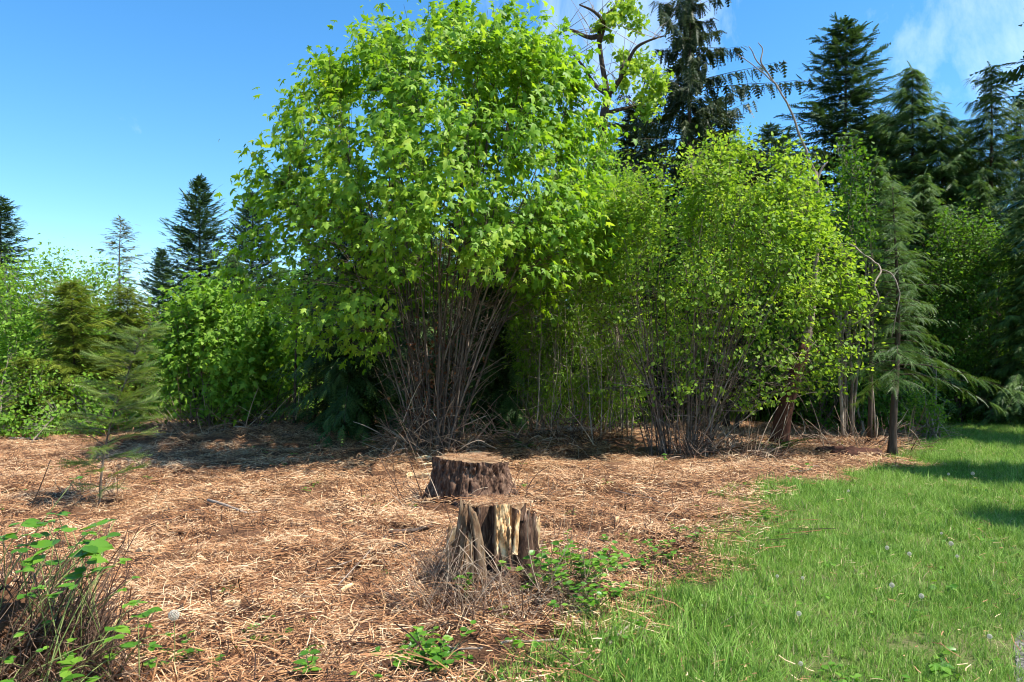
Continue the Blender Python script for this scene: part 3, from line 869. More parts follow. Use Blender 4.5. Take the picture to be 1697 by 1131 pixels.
broadleaf('bramble_bank', 'low bank of brambles at the left edge of the mulch', 'shrub', GD(90, 16.0),
          [(-70, 665), (20, 650), (70, 635), (140, 655), (225, 680), (245, 712), (150, 722), (-70, 722)], 16.0, 14, 520, 10, T_OV4, 0.085,
          M['alder'], M['bark_pale'], 37, spread=0.15, base_r=1.6, depth=0.5, low=0.3, stem_parts=False, min_z=0.05)
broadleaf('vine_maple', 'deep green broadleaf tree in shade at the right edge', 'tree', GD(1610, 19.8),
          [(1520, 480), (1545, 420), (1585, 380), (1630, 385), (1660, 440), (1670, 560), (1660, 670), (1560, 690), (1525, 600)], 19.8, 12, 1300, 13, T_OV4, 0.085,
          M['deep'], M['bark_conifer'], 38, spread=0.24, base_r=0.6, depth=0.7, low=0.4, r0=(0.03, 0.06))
broadleaf('leafy_tree', 'light green young tree behind the top right of the hazel', 'tree', GD(1395, 15.4),
          [(1350, 400), (1360, 320), (1390, 270), (1420, 265), (1438, 310), (1440, 420), (1420, 480), (1370, 470)], 15.4, 7, 330, 11, T_OV4, 0.085,
          M['deep'], M['bark_pale'], 39, spread=0.17, base_r=0.2, depth=0.8, low=0.5)
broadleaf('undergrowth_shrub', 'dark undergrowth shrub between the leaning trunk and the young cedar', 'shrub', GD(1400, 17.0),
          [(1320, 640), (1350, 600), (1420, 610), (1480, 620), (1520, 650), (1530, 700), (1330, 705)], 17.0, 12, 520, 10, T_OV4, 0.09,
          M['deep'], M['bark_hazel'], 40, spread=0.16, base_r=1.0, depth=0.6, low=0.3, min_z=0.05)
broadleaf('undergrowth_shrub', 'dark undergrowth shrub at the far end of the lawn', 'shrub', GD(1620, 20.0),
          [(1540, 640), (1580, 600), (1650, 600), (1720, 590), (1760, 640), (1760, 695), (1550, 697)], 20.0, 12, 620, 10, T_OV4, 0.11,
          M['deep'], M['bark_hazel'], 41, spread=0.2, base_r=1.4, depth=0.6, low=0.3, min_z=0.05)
broadleaf('undergrowth_shrub', 'small grey-green shrub beside the foot of the young cedar', 'shrub', GD(1530, 15.6),
          [(1500, 690), (1515, 660), (1540, 655), (1560, 685), (1565, 716), (1500, 718)], 15.6, 9, 130, 9, T_OV4, 0.07,
          M['willow'], M['bark_pale'], 42, spread=0.1, base_r=0.3, depth=0.8, low=0.3, min_z=0.05, dead_twigs=50)
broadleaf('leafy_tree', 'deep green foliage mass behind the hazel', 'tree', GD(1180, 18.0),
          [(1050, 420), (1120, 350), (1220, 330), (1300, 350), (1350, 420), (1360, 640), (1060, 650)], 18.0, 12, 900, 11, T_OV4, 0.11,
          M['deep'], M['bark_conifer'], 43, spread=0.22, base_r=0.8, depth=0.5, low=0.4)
broadleaf('leafy_tree', 'light green tree showing between the maple and the ragged hemlock', 'tree', GD(985, 17.2),
          [(930, 330), (960, 250), (1000, 240), (1040, 290), (1060, 340), (1050, 440), (940, 440)], 17.2, 7, 520, 11, T_OV4, 0.10,
          M['willow'], M['bark_pale'], 44, spread=0.2, base_r=0.3, depth=0.7, low=0.4)

rng = RNG(66)
n = 20000
px_ = rng.uniform(-250, 1950, n)
d_ = rng.uniform(34, 40, n)
topy = np.interp(px_, [-250, 300, 600, 900, 1300, 1950], [520, 520, 440, 430, 420, 430]) + 60 * (fbm(xyz(px_ / 55, 0, 0), 3) - .5)
py_ = topy + (660 - topy) * rng.uniform(0, 1, n) ** 1.2
ps = xyz((px_ - CX) / F * 37, d_, CAMZ + (HY - py_) / F * 37)
R = frames(norm(rng.normal(0, 1, (n, 3)) + [0, 0, -.4]), norm(rng.normal(0, .6, (n, 3)) + [0, -.4, 1]))
o = obj('far_wood', MB().scatter(*T_OV4, ps, R, rng.uniform(.35, .8, n), np.clip(fbm(ps * .6, 2) * 1.6 - .4 + rng.normal(0, .1, n), 0, 1)).mesh('far_wood', M['deep']))
tag(o, 'dark mass of distant woodland behind the clearing', 'woodland', kind='stuff')

# ------------------------------------------------------------------ forked tree with sparse tufts of leaf, above the maple's right shoulder
def px_path(pts, d, n=6):
    return catmull([PX(q[0], q[1], d + (q[2] if len(q) > 2 else 0)) for q in pts], n)

base = GD(985, 19.0)
root = thing('forked_tree', base, 'dark forked tree with bare twigs and tufts of new leaf', 'tree')
d = 19.0
mb = MB()
pth = px_path([(985, 700), (990, 480), (996, 300), (1000, 200), (1008, 158)], d)
obj('trunk', MB().tube(pth - base, np.linspace(0.16, 0.10, len(pth)), 8, 0.3).mesh('trunk', M['bark_conifer'], True), root)
limbs = [[(1008, 158), (1000, 120), (995, 85), (993, 50), (1005, 25, .4), (1030, 5, .6), (1040, -15, .6)], [(1008, 158), (1030, 128, -.3), (1050, 85, -.5), (1070, 70, -.6), (1100, 60, -.8)],
         [(1008, 158), (985, 140, .4), (966, 110, .6), (950, 90, .8)], [(994, 60), (975, 62, .3), (945, 50, .4), (925, 55, .5)], [(993, 70), (1000, 40, -.3), (985, 20, -.5), (960, 8, -.6)],
         [(1030, 128), (1035, 100, .5), (1060, 110, .7), (1085, 130, .9)], [(1002, 190), (1035, 180, .6), (1075, 175, .9)], [(1004, 215), (985, 205, -.5), (965, 180, -.8)]]
rg_ = RNG(77)
tips = []
for l_ in limbs:
    pth = px_path(l_, d, 5)
    lo_ = obj('limb', MB().tube(pth - base, np.linspace(0.075, 0.018, len(pth)), 6, 0.3).mesh('limb', M['bark_conifer'], True), root)
    mb = MB()
    for k in range(16):
        q = pth[rg_.integers(2, len(pth))]
        e = q + np.array([rg_.normal(0, 0.45), rg_.normal(0, 0.4), rg_.uniform(-0.1, 0.75)])
        mb.tube(bez(q, (q + e) / 2 + rg_.normal(0, 0.06, 3), e, 4) - base, np.linspace(0.012, 0.004, 4), 3, rg_.uniform(0.3, 1.0), cap=False)
    obj('twigs', mb.mesh('twigs', M['bark_pale']), lo_)['kind'] = 'stuff'
tuft = [(1030, 20, 22), (1055, 38, 18), (1010, 35, 14), (990, 45, 9), (1040, 10, 16), (1062, 105, 22), (1085, 130, 20), (1075, 160, 24), (1045, 115, 14), (1070, 185, 18), (1035, 140, 14), (1010, 62, 7), (1095, 145, 12), (1030, 90, 8)]
ps = []
for x, y, r in tuft:
    k = int(r * 9)
    a = rg_.normal(0, 1, (k, 3)) * r * d / F * np.array([0.55, 0.7, 0.42])
    ps.append(PX(x, y, d + rg_.uniform(-.5, .5)) + a)
ps = np.vstack(ps)
N = len(ps)
R = frames(norm(rg_.normal(0, 1, (N, 3)) + [0, 0, -0.4]), norm(rg_.normal(0, .6, (N, 3)) + [0, -.3, 1]))
obj('foliage', MB().scatter(*T_OVAL, ps - base, R, 0.14 * rg_.uniform(0.6, 1.2, N), rg_.uniform(0.2, 1, N)).mesh('foliage', M['hazel']), root)['kind'] = 'stuff'

# ------------------------------------------------------------------ leaning dead tree with bare bent top
base = GD(1292, 14.0)
root = thing('dead_tree', base, 'leaning dead tree with red-brown trunk and bare bent top', 'tree')
d = 14.0
pth = px_path([(1290, 735), (1300, 680), (1318, 620), (1332, 580), (1345, 520), (1352, 440), (1356, 350), (1352, 285)], d)
rad = np.interp(np.linspace(0, 1, len(pth)), [0, .15, .4, .6, 1], [0.19, 0.15, 0.12, 0.055, 0.032])
nlow = int(len(pth) * 0.45)
obj('trunk', MB().tube(pth[:nlow + 1] - base, rad[:nlow + 1], 9, 0.5).mesh('trunk', M['bark_red'], True), root)
obj('upper_trunk', MB().tube(pth[nlow:] - base, rad[nlow:] * 0.97, 8, 0.5).mesh('upper_trunk', M['dead_pale'], True), root)['label'] = 'bleached upper trunk'
for l_, a, e in [([(1352, 290), (1335, 250), (1318, 205), (1300, 165), (1275, 125), (1255, 100), (1240, 78)], .03, .008), ([(1268, 115), (1262, 100), (1264, 82), (1258, 70)], .018, .008),
                 ([(1290, 145), (1270, 125), (1245, 105), (1222, 90)], .014, .006), ([(1353, 300), (1362, 280), (1372, 268)], .03, .012),
                 ([(1352, 420), (1400, 405, -1.0), (1440, 427, -1.6), (1460, 447, -2.2), (1450, 470, -2.4), (1457, 495, -2.4), (1440, 522, -2.2), (1412, 540, -2.0)], .017, .008),
                 ([(1460, 447, -2.2), (1480, 455, -2.4), (1490, 480, -2.5), (1487, 512, -2.5), (1478, 558, -2.4)], .013, .006), ([(1334, 585), (1350, 585), (1365, 580)], .05, .02)]:
    pth = px_path(l_, d, 5)
    pth = pth + (vnoise(pth * 6)[:, None] - .5) * 0.05
    obj('limb', MB().tube(pth - base, np.linspace(a, e, len(pth)), 6, 0.6).mesh('limb', M['dead_pale'] if a < .045 else M['bark_red'], True), root)
mb = MB()
for k in range(46):
    q = PX(rg_.uniform(1300, 1345), rg_.uniform(560, 690), d)
    q[0] = PX(1290 + (735 - ((CAMZ - q[2]) * F / d + HY)) * 0.29, 600, d)[0]
    e = q + np.array([rg_.normal(-0.1, 0.35), rg_.uniform(-0.5, 0.2), rg_.uniform(-0.5, 0.35)])
    mb.tube(bez(q, (q + e) / 2 + [0, 0, .12], e, 6) - base, np.linspace(0.009, 0.003, 6), 4, rg_.uniform(0.4, 1), cap=False)
obj('dead_twigs', mb.mesh('dead_twigs', M['dead_pale']), root)['kind'] = 'stuff'

# young cedar on the lawn's edge, with a bent bare foot
base = GD(1483, 12.9)
YC = conifer_mesh(23, 5.0, 1.25, 'cedar', T_CEDF, M['cedar'], BC, nb=110, ns=24, sl=0.34, start=0.28, up=0.22, dr=0.55, irregular=0.25, power=0.55, hang=0.12, tr=0.075)
place_conifer(YC, 'cedar_tree', 'young cedar with drooping pale sprays beside the lawn', 1483, 12.9, None, 0.8, hsc(300, 12.9, 5.0))
for px, d, top, r, lab, mt in [(1441, 14.8, 470, 0.05, 'slim dark trunk left of the young cedar', 'bark_conifer'), (1452, 15.0, 520, 0.022, 'thin pale leaning stem left of the young cedar', 'dead_pale'),
                               (487, 15.6, 560, 0.035, 'slim dark trunk in front of the left shrubs', 'bark_conifer'), (521, 16.0, 590, 0.024, 'slimmer trunk right of the slim dark trunk at left', 'bark_conifer'),
                               (1548, 17.5, 640, 0.03, 'thin grey stem in the shade at the far lawn edge', 'bark_pale')]:
    base = GD(px, d)
    root = thing('slender_tree', base, lab, 'tree')
    lean = {1452: -0.25}.get(px, 0.05)
    e = np.array([lean, 0, CAMZ + (HY - top) * d / F + 0.6])
    pth = bez(np.zeros(3), e * 0.5 + [0.03, 0, 0], e, 9)
    obj('trunk', MB().tube(pth, np.linspace(r, r * 0.5, 9), 7, 0.5).mesh('trunk', M[mt], True), root)
    n = 90
    ps = e + rg_.normal(0, 1, (n, 3)) * [0.35, 0.35, 0.35]
    R = frames(norm(rg_.normal(0, 1, (n, 3)) + [0, 0, -.4]), norm(rg_.normal(0, .5, (n, 3)) + [0, 0, 1]))
    mb = MB().scatter(*T_OVAL, ps, R, 0.1 * rg_.uniform(0.6, 1.2, n), rg_.uniform(0, 1, n))
    tw = MB()
    for q in ps[::8]:
        tw.tube(bez(pth[-3], (pth[-3] + q) / 2 + [0, 0, .08], q, 4), np.linspace(0.008, 0.003, 4), 3, 0.5, cap=False)
    obj('twigs', tw.mesh('twigs', M[mt]), root)['kind'] = 'stuff'
    obj('foliage', mb.mesh('foliage', M['alder' if px < 600 else 'deep']), root)['kind'] = 'stuff'

# fir sapling in the left foreground
base = G(165, 838)
d = base[1]
root = thing('fir_sapling', base, 'spindly fir sapling standing in the mulch at left', 'sapling')
pth = px_path([(165, 842), (168, 790), (176, 735), (190, 680), (205, 640), (222, 590), (240, 545)], d, 5)
obj('trunk', MB().tube(pth - base, np.linspace(0.015, 0.003, len(pth)), 7, 0.6).mesh('trunk', M['bark_maple'], True), root)
fb, tb = MB(), MB()
rs = RNG(91)
for k in range(62):
    t = rs.uniform(0.30, 0.99) if k > 9 else rs.uniform(0.08, 0.3)
    q = pth[0] + 0
    q = np.array([np.interp(t, np.linspace(0, 1, len(pth)), pth[:, c]) for c in range(3)])
    l = (0.88 * (1 - t) ** 0.7 + 0.07) * rs.uniform(0.55, 1.1) * (0.5 if t < 0.3 else 1)
    a = k * 2.4
    e = q + l * np.array([math.cos(a), math.sin(a), rs.uniform(0.0, 0.45)])
    bp = bez(q, (q + e) / 2 + [0, 0, 0.05], e, 6)
    tb.tube(bp - base, np.linspace(0.006, 0.002, 6), 3, 0.7, cap=False)
    n = int(16 + 46 * l)
    s = rs.uniform(0.1, 1, n)
    o = np.stack([np.interp(s, np.linspace(0, 1, 6), bp[:, c]) for c in range(3)], -1)
    od = norm((e - q)[None])
    sd = np.cross(od, [[0, 0, 1]]) * np.where(np.arange(n) % 2, 1, -1)[:, None]
    tip = od * 0.8 + sd * rs.uniform(0.3, 1, (n, 1)) * (1 - s[:, None] ** 3) + rs.normal(0, 0.2, (n, 3))
    fb.scatter(*spray(8, 0.20, 0.9, 0.05, 0.3, 0.42), o - base, frames(tip, np.array([0, 0, 1.0]) + rs.normal(0, .5, (n, 3))), rs.uniform(0.10, 0.22, n), rs.uniform(0, 1, n))
obj('branches', tb.mesh('branches', M['bark_maple']), root)['kind'] = 'stuff'
obj('crown', fb.mesh('crown', M['sapling']), root)['kind'] = 'stuff'

# ------------------------------------------------------------------ stumps
def polar(nt_, nz_, rf, zf):
    th = np.arange(nt_) / nt_ * 2 * math.pi              # 0 faces the camera, positive turns to the right
    zz = np.linspace(0, 1, nz_)
    TH, ZZ = np.meshgrid(th, zz)
    r = rf(TH, ZZ)
    z = zf(TH, ZZ)
    V = xyz(r * np.sin(TH), -r * np.cos(TH), z).reshape(-1, 3)
    i = np.arange(nz_ - 1)[:, None] * nt_
    j = np.arange(nt_)[None]
    k = (j + 1) % nt_
    q = np.stack([i + j, i + k, i + nt_ + k, i + nt_ + j], -1).reshape(-1, 4)
    return V, np.vstack([q[:, [0, 1, 2]], q[:, [0, 2, 3]]]), TH, ZZ

def top_disc(ring, inner_rings=8, sag=0.0, seed=0):
    """a cut face across a closed ring of points"""
    c = ring.mean(0)
    n = len(ring)
    V, T = [], []
    for k in range(inner_rings):
        f = 1 - k / inner_rings
        p = c + (ring - c) * f
        p[:, 2] += (fbm(p * 14 + seed, 3) - 0.5) * 0.035 - sag * (1 - f * f)
        V.append(p)
    V.append(c[None] - [0, 0, sag])
    V = np.vstack(V)
    j = np.arange(n)
    kx = (j + 1) % n
    for r in range(inner_rings - 1):
        T += [np.stack([r * n + j, r * n + kx, (r + 1) * n + kx], -1), np.stack([r * n + j, (r + 1) * n + kx, (r + 1) * n + j], -1)]
    T.append(np.stack([(inner_rings - 1) * n + j, (inner_rings - 1) * n + kx, j * 0 + len(V) - 1], -1))
    return V, np.vstack(T)

# rear stump: furrowed dark bark
base = np.array([-0.47, 8.45, float(gh(-0.47, 8.45)) - 0.03])
root = thing('tree_stump', base, 'wide dark stump with deeply furrowed bark, behind the broken stump', 'stump')
zt_ = lambda TH: 0.52 + 0.035 * np.cos(TH) - 0.035 * np.sin(TH) + 0.02 * (vnoise(xyz(np.sin(TH) * 5, np.cos(TH) * 5, 1.0)) - 0.5)
def rr(TH, ZZ):
    cx_, cy_ = np.sin(TH), np.cos(TH)
    p = xyz(cx_ * 7, cy_ * 7, ZZ * 2.2)
    warp = (fbm(p * 0.8 + 5, 2) - 0.5) * 1.6
    a = np.abs(vnoise(xyz(cx_ * 8 + warp, cy_ * 8 + warp, ZZ * 2.0)) - 0.5) * 2
    c = np.abs(vnoise(xyz(cx_ * 15 + warp, cy_ * 15, ZZ * 6.0) + 9) - 0.5) * 2
    ridge = np.minimum(1, a * 2.6) * 0.050 + np.minimum(1, c * 2.2) * 0.030 + 0.035 * fbm(p * 5, 3)
    flare = 0.16 * (1 - ZZ) ** 2.2 * (1 + 0.5 * np.sin(TH * 5 + 1))
    return 0.36 + flare + ridge + 0.02 * np.sin(2 * TH + 1)
V, T, TH, ZZ = polar(260, 70, rr, lambda TH, ZZ: ZZ * zt_(TH))
obj('bark', MB().add(V, T).mesh('bark', M['stump'], False, {'wood': np.zeros(len(V))}), root)
Vt, Tt = top_disc(V[-260:] * [0.985, 0.985, 1] - [0, 0, 0.004], 10, 0.0, 3)
obj('cut_face', MB().add(Vt, Tt).mesh('cut_face', M['stump'], True, {'wood': np.full(len(Vt), 0.3)}), root)['label'] = 'weathered sawn face'

# front stump: broken open, pale wood showing
base = np.array([-0.115, 5.2, float(gh(-0.115, 5.2)) - 0.09])
root = thing('broken_stump', base, 'broken hollow stump with pale yellow wood exposed, in front', 'stump', None, 0, (0.74, 0.74, 0.93))
def ang(a, c, w):
    dlt = np.abs((a - c + math.pi) % (2 * math.pi) - math.pi)
    return np.clip(1 - dlt / w, 0, 1)
HT = 0.66
def rf(TH, ZZ):
    cx_, cy_ = np.sin(TH), np.cos(TH)
    r = 0.285 + 0.10 * (1 - ZZ) ** 2 + 0.03 * np.sin(3 * TH + 0.8)
    n_ = fbm(xyz(cx_ * 6, cy_ * 6, ZZ * 2), 3) - 0.5
    r = r + 0.07 * n_ + 0.02 * (np.abs(vnoise(xyz(cx_ * 16, cy_ * 16, ZZ * 3)) - 0.5))
    up_ = np.clip((ZZ - 0.22) / 0.12, 0, 1)
    cav = np.clip(ang(TH, -0.30, 0.34) * 2.5, 0, 1) * up_                   # the dark hollow
    r = r - 0.17 * cav
    wd = np.clip(ang(TH, 0.36, 0.46) * 3.0, 0, 1) * np.clip((ZZ - 0.30 + 0.15 * n_) / 0.1, 0, 1)
    r = r - wd * (0.05 + 0.05 * np.round(4 * fbm(xyz(cx_ * 12, cy_ * 12, ZZ * 8) + 4, 3)) / 4 + 0.05 * (fbm(xyz(cx_ * 20, cy_ * 20, ZZ * 14), 3) - .5))
    cl = np.clip(ang(TH, -0.95, 0.22) * 2.5, 0, 1) * up_
    r = r - 0.08 * cl
    cr_ = np.clip(ang(TH, 0.78, 0.10) * 2.5, 0, 1) * up_
    return np.maximum(r - 0.06 * cr_, 0.06)
def zf(TH, ZZ):
    tp_ = HT + 0.03 * np.cos(TH) + 0.03 * (fbm(xyz(np.sin(TH) * 4, np.cos(TH) * 4, 2.0), 3) - 0.5) - 0.07 * ang(TH, 1.2, 0.5)
    return ZZ * tp_
V, T, TH, ZZ = polar(220, 64, rf, zf)
n_ = fbm(xyz(np.sin(TH) * 7, np.cos(TH) * 7, ZZ * 5), 3) - 0.5
wood = np.clip(np.clip(ang(TH, 0.36, 0.46) * 4.0, 0, 1) * np.clip((ZZ - 0.42 + 0.9 * n_) / 0.10, 0, 1), 0, 1)
obj('trunk_wood', MB().add(V, T).mesh('trunk_wood', M['stump'], False, {'wood': wood.ravel()}), root)
Vt, Tt = top_disc(V[-220:] - [0, 0, 0.002], 10, 0.01, 7)
obj('cut_face', MB().add(Vt, Tt).mesh('cut_face', M['stump'], True, {'wood': np.full(len(Vt), 0.35)}), root)['label'] = 'sawn face strewn with dust'
def slab(pts, wid, thk, seed, taper=0.6):
    """an upright split slab of bark or wood along pts"""
    p = catmull(pts, 6)
    n = len(p)
    rg2 = RNG(seed)
    c = 5
    w = np.linspace(-1, 1, c)
    wd = wid * np.linspace(1, taper, n)
    t = norm(np.gradient(p, axis=0))
    sx = norm(np.cross(t, [[0.1, -1, 0.05]]))
    nn = np.cross(sx, t)
    ft = p[:, None] + sx[:, None] * (w[None, :, None] * wd[:, None, None] / 2) + nn[:, None] * (thk * (0.5 + rg2.uniform(-.35, .35, (1, c, 1)))) + rg2.normal(0, thk * 0.10, (n, c, 3))
    bk = p[:, None] + sx[:, None] * (w[None, :, None] * wd[:, None, None] / 2) - nn[:, None] * thk * 0.4 + rg2.normal(0, thk * 0.1, (n, c, 3))
    jag = rg2.uniform(-1, 1, c)[:, None] * t[-1][None] * wid * 0.45
    ft[-1] += jag
    bk[-1] += jag
    ring = np.concatenate([ft, bk[:, ::-1]], 1)
    m_ = 2 * c
    V = ring.reshape(-1, 3)
    i = np.arange(n - 1)[:, None] * m_
    j = np.arange(m_)[None]
    k = (j + 1) % m_
    q = np.stack([i + j, i + k, i + m_ + k, i + m_ + j], -1).reshape(-1, 4)
    T = np.vstack([q[:, [0, 1, 2]], q[:, [0, 2, 3]]])
    caps = []
    for o_ in (0, (n - 1) * m_):
        for a in range(c - 1):
            caps += [(o_ + a, o_ + a + 1, o_ + m_ - 2 - a), (o_ + a, o_ + m_ - 2 - a, o_ + m_ - 1 - a)]
    return V, np.vstack([T, np.array(caps)])
for pts, wd, th, sd, wv, lab in [
    ([(-0.40, -0.22, 0.10), (-0.35, -0.25, 0.36), (-0.30, -0.23, 0.69)], 0.13, 0.022, 1, 0.16, 'upright split slab at the left'),
    ([(-0.13, -0.33, 0.16), (-0.15, -0.33, 0.42), (-0.225, -0.28, 0.67)], 0.10, 0.022, 2, 0.2, 'leaning slab beside the hollow'),
    ([(0.30, -0.27, 0.02), (0.30, -0.25, 0.34), (0.295, -0.21, 0.61)], 0.17, 0.04, 3, 0.0, 'bark slab at the right'),
    ([(0.37, -0.14, 0.02), (0.37, -0.12, 0.34), (0.355, -0.10, 0.57)], 0.13, 0.04, 8, 0.0, 'bark slab behind the right one'),
    ([(-0.42, -0.10, 0.18), (-0.435, -0.10, 0.36), (-0.42, -0.09, 0.52)], 0.12, 0.03, 4, 0.6, 'pale splinter behind the left slab'),
    ([(0.39, -0.06, 0.30), (0.40, -0.06, 0.42), (0.43, -0.05, 0.55)], 0.09, 0.02, 5, 0.8, 'pale splinter at the right'),
    ([(-0.245, -0.31, 0.20), (-0.25, -0.32, 0.34), (-0.25, -0.30, 0.47)], 0.09, 0.03, 6, 0.5, 'pale splinter in the left crack'),
    ([(0.05, -0.31, 0.05), (0.04, -0.33, 0.18), (0.05, -0.31, 0.30)], 0.16, 0.03, 9, 0.05, 'grey bark flap below the exposed wood'),
    ([(0.195, -0.30, 0.34), (0.205, -0.29, 0.48), (0.225, -0.26, 0.63)], 0.05, 0.03, 7, 0.95, 'pale shard right of the exposed wood')]:
    V, T = slab([(x_ * 0.95, y_ * 0.93, z_) for x_, y_, z_ in pts], wd, th, sd)
    o = obj('splinter', MB().add(V, T).mesh('splinter', M['stump'], False, {'wood': np.full(len(V), wv)}), root)
    o['label'] = lab

# ------------------------------------------------------------------ scattering of straw, grass and weeds (uncountable stuff)
def gn_scatter(name, pts, rot, scl, vid, meshes, label, cat, kind='stuff'):
    me = bpy.data.meshes.new(name)
    me.vertices.add(len(pts))
    me.vertices.foreach_set('co', np.asarray(pts, np.float32).ravel())
    me.attributes.new('rot', 'FLOAT_VECTOR', 'POINT').data.foreach_set('vector', np.asarray(rot, np.float32).ravel())
    me.attributes.new('scl', 'FLOAT', 'POINT').data.foreach_set('value', np.asarray(scl, np.float32))
    me.attributes.new('vid', 'INT', 'POINT').data.foreach_set('value', np.asarray(vid, np.int32))
    me.materials.append(meshes[0].materials[0])
    o = obj(name, me)
    tag(o, label, cat, kind=kind)
    ng = bpy.data.node_groups.new(name, 'GeometryNodeTree')
    ng.interface.new_socket('Geometry', in_out='INPUT', socket_type='NodeSocketGeometry')
    ng.interface.new_socket('Geometry', in_out='OUTPUT', socket_type='NodeSocketGeometry')
    gi, go = ng.nodes.new('NodeGroupInput'), ng.nodes.new('NodeGroupOutput')
    iop = ng.nodes.new('GeometryNodeInstanceOnPoints')
    g2i = ng.nodes.new('GeometryNodeGeometryToInstance')
    for me_ in reversed(meshes):
        src = bpy.data.objects.new(name + '_piece', me_)
        oi = ng.nodes.new('GeometryNodeObjectInfo')
        oi.inputs['Object'].default_value = src
        oi.inputs['As Instance'].default_value = False
        ng.links.new(oi.outputs['Geometry'], g2i.inputs[0])
    def na(n, ty):
        a = ng.nodes.new('GeometryNodeInputNamedAttribute')
        a.data_type = ty
        a.inputs['Name'].default_value = n
        return a.outputs['Attribute']
    ng.links.new(gi.outputs[0], iop.inputs['Points'])
    ng.links.new(g2i.outputs[0], iop.inputs['Instance'])
    iop.inputs['Pick Instance'].default_value = True
    ng.links.new(na('vid', 'INT'), iop.inputs['Instance Index'])
    ng.links.new(na('rot', 'FLOAT_VECTOR'), iop.inputs['Rotation'])
    ng.links.new(na('scl', 'FLOAT'), iop.inputs['Scale'])
    ng.links.new(iop.outputs[0], go.inputs[0])
    o.modifiers.new('scatter', 'NODES').node_group = ng
    return o

def straw_clump(seed, n, rad, lmin, lmax, wid, lift, mat):
    rng = RNG(seed)
    mb = MB()
    for k in range(n):
        a, r = rng.uniform(0, 6.283), rad * math.sqrt(rng.uniform())
        c = np.array([r * math.cos(a), r * math.sin(a), abs(rng.normal(0, lift))])
        l = rng.uniform(lmin, lmax) * rng.uniform(0.4, 1)
        yaw = rng.normal(0.25, 1.0) if rng.uniform() < 0.55 else rng.uniform(0, 6.283)
        pitch = rng.normal(0.06, 0.20) if rng.uniform() < 0.9 else rng.uniform(0.35, 1.2)
        dv_ = np.array([math.cos(yaw) * math.cos(pitch), math.sin(yaw) * math.cos(pitch), math.sin(pitch)])
        mid = c + rng.normal(0, 0.15, 3) * l * [1, 1, 0.5]
        p = bez(c - dv_ * l / 2, mid, c + dv_ * l / 2, 3)
        sd = norm(np.cross(dv_, [0, 0, 1]))
        w_ = wid * rng.uniform(0.4, 1.3)
        up_ = np.array([0, 0, w_ * 0.55])
        V = np.vstack([p + sd * w_ / 2, p + up_, p - sd * w_ / 2])
        T = []
        for s in (0, 1):
            T += [(s, s + 1, 4 + s), (s, 4 + s, 3 + s), (3 + s, 4 + s, 7 + s), (3 + s, 7 + s, 6 + s)]
        mb.add(V, T, rng.uniform(0, 1))
    return mb.mesh('straw_clump', mat)

def tuft_mesh(seed, n, rad, hmin, hmax, wid, mat, lean=0.5):
    rng = RNG(seed)
    mb = MB()
    for k in range(n):
        a, r = rng.uniform(0, 6.283), rad * math.sqrt(rng.uniform())
        c = np.array([r * math.cos(a), r * math.sin(a), -0.01])
        h = rng.uniform(hmin, hmax)
        b_ = rng.uniform(0, 6.283)
        le = abs(rng.normal(0, lean)) * h
        e = c + np.array([math.cos(b_) * le, math.sin(b_) * le, h])
        m_ = c + np.array([math.cos(b_) * le * 0.25, math.sin(b_) * le * 0.25, h * 0.62])
        p = bez(c, m_, e, 3)
        sd = np.array([-math.sin(b_ + .5), math.cos(b_ + .5), 0]) * wid * rng.uniform(0.6, 1.3) / 2
        V = np.vstack([p[0] - sd, p[0] + sd, p[1] - sd * 0.85, p[1] + sd * 0.85, p[2]])
        dry = rng.uniform() < 0.06
        mb.add(V, [(0, 1, 3), (0, 3, 2), (2, 3, 4)], 0.98 if dry else rng.uniform(0.05, 0.8))
    return mb.mesh('grass_tuft', mat)

def weed_mesh(seed, n, size, h, mat, tmpl):
    rng = RNG(seed)
    mb = MB()
    for k in range(n):
        a = rng.uniform(0, 6.283)
        r = rng.uniform(0.2, 1) * size
        z = h * rng.uniform(0.15, 1)
        pos = np.array([[math.cos(a) * r, math.sin(a) * r, z]])
        tip = np.array([[math.cos(a), math.sin(a), rng.uniform(-0.3, 0.3)]])
        mb.scatter(*tmpl, pos, frames(tip, np.array([[0, 0, 1.0]]) + rng.normal(0, .3, (1, 3))), np.array([size * rng.uniform(0.7, 1.3)]), np.array([rng.uniform()]))
    return mb.mesh('weed', mat)

def field(seed, n, y0, y1, keepf, power=2.0):
    """random ground points inside the view's wedge, denser near the camera"""
    rng = RNG(seed)
    u = rng.uniform(0, 1, n)
    k = 2.0 - power * 0.5
    y = (y0 ** k + u * (y1 ** k - y0 ** k)) ** (1 / k)
    x = rng.uniform(-0.78, 0.78, n) * y + rng.uniform(-0.4, 0.4, n)
    w = keepf(x, y)
    ok = rng.uniform(0, 1, n) < w
    x, y = x[ok], y[ok]
    return xyz(x, y, gh(x, y)), rng

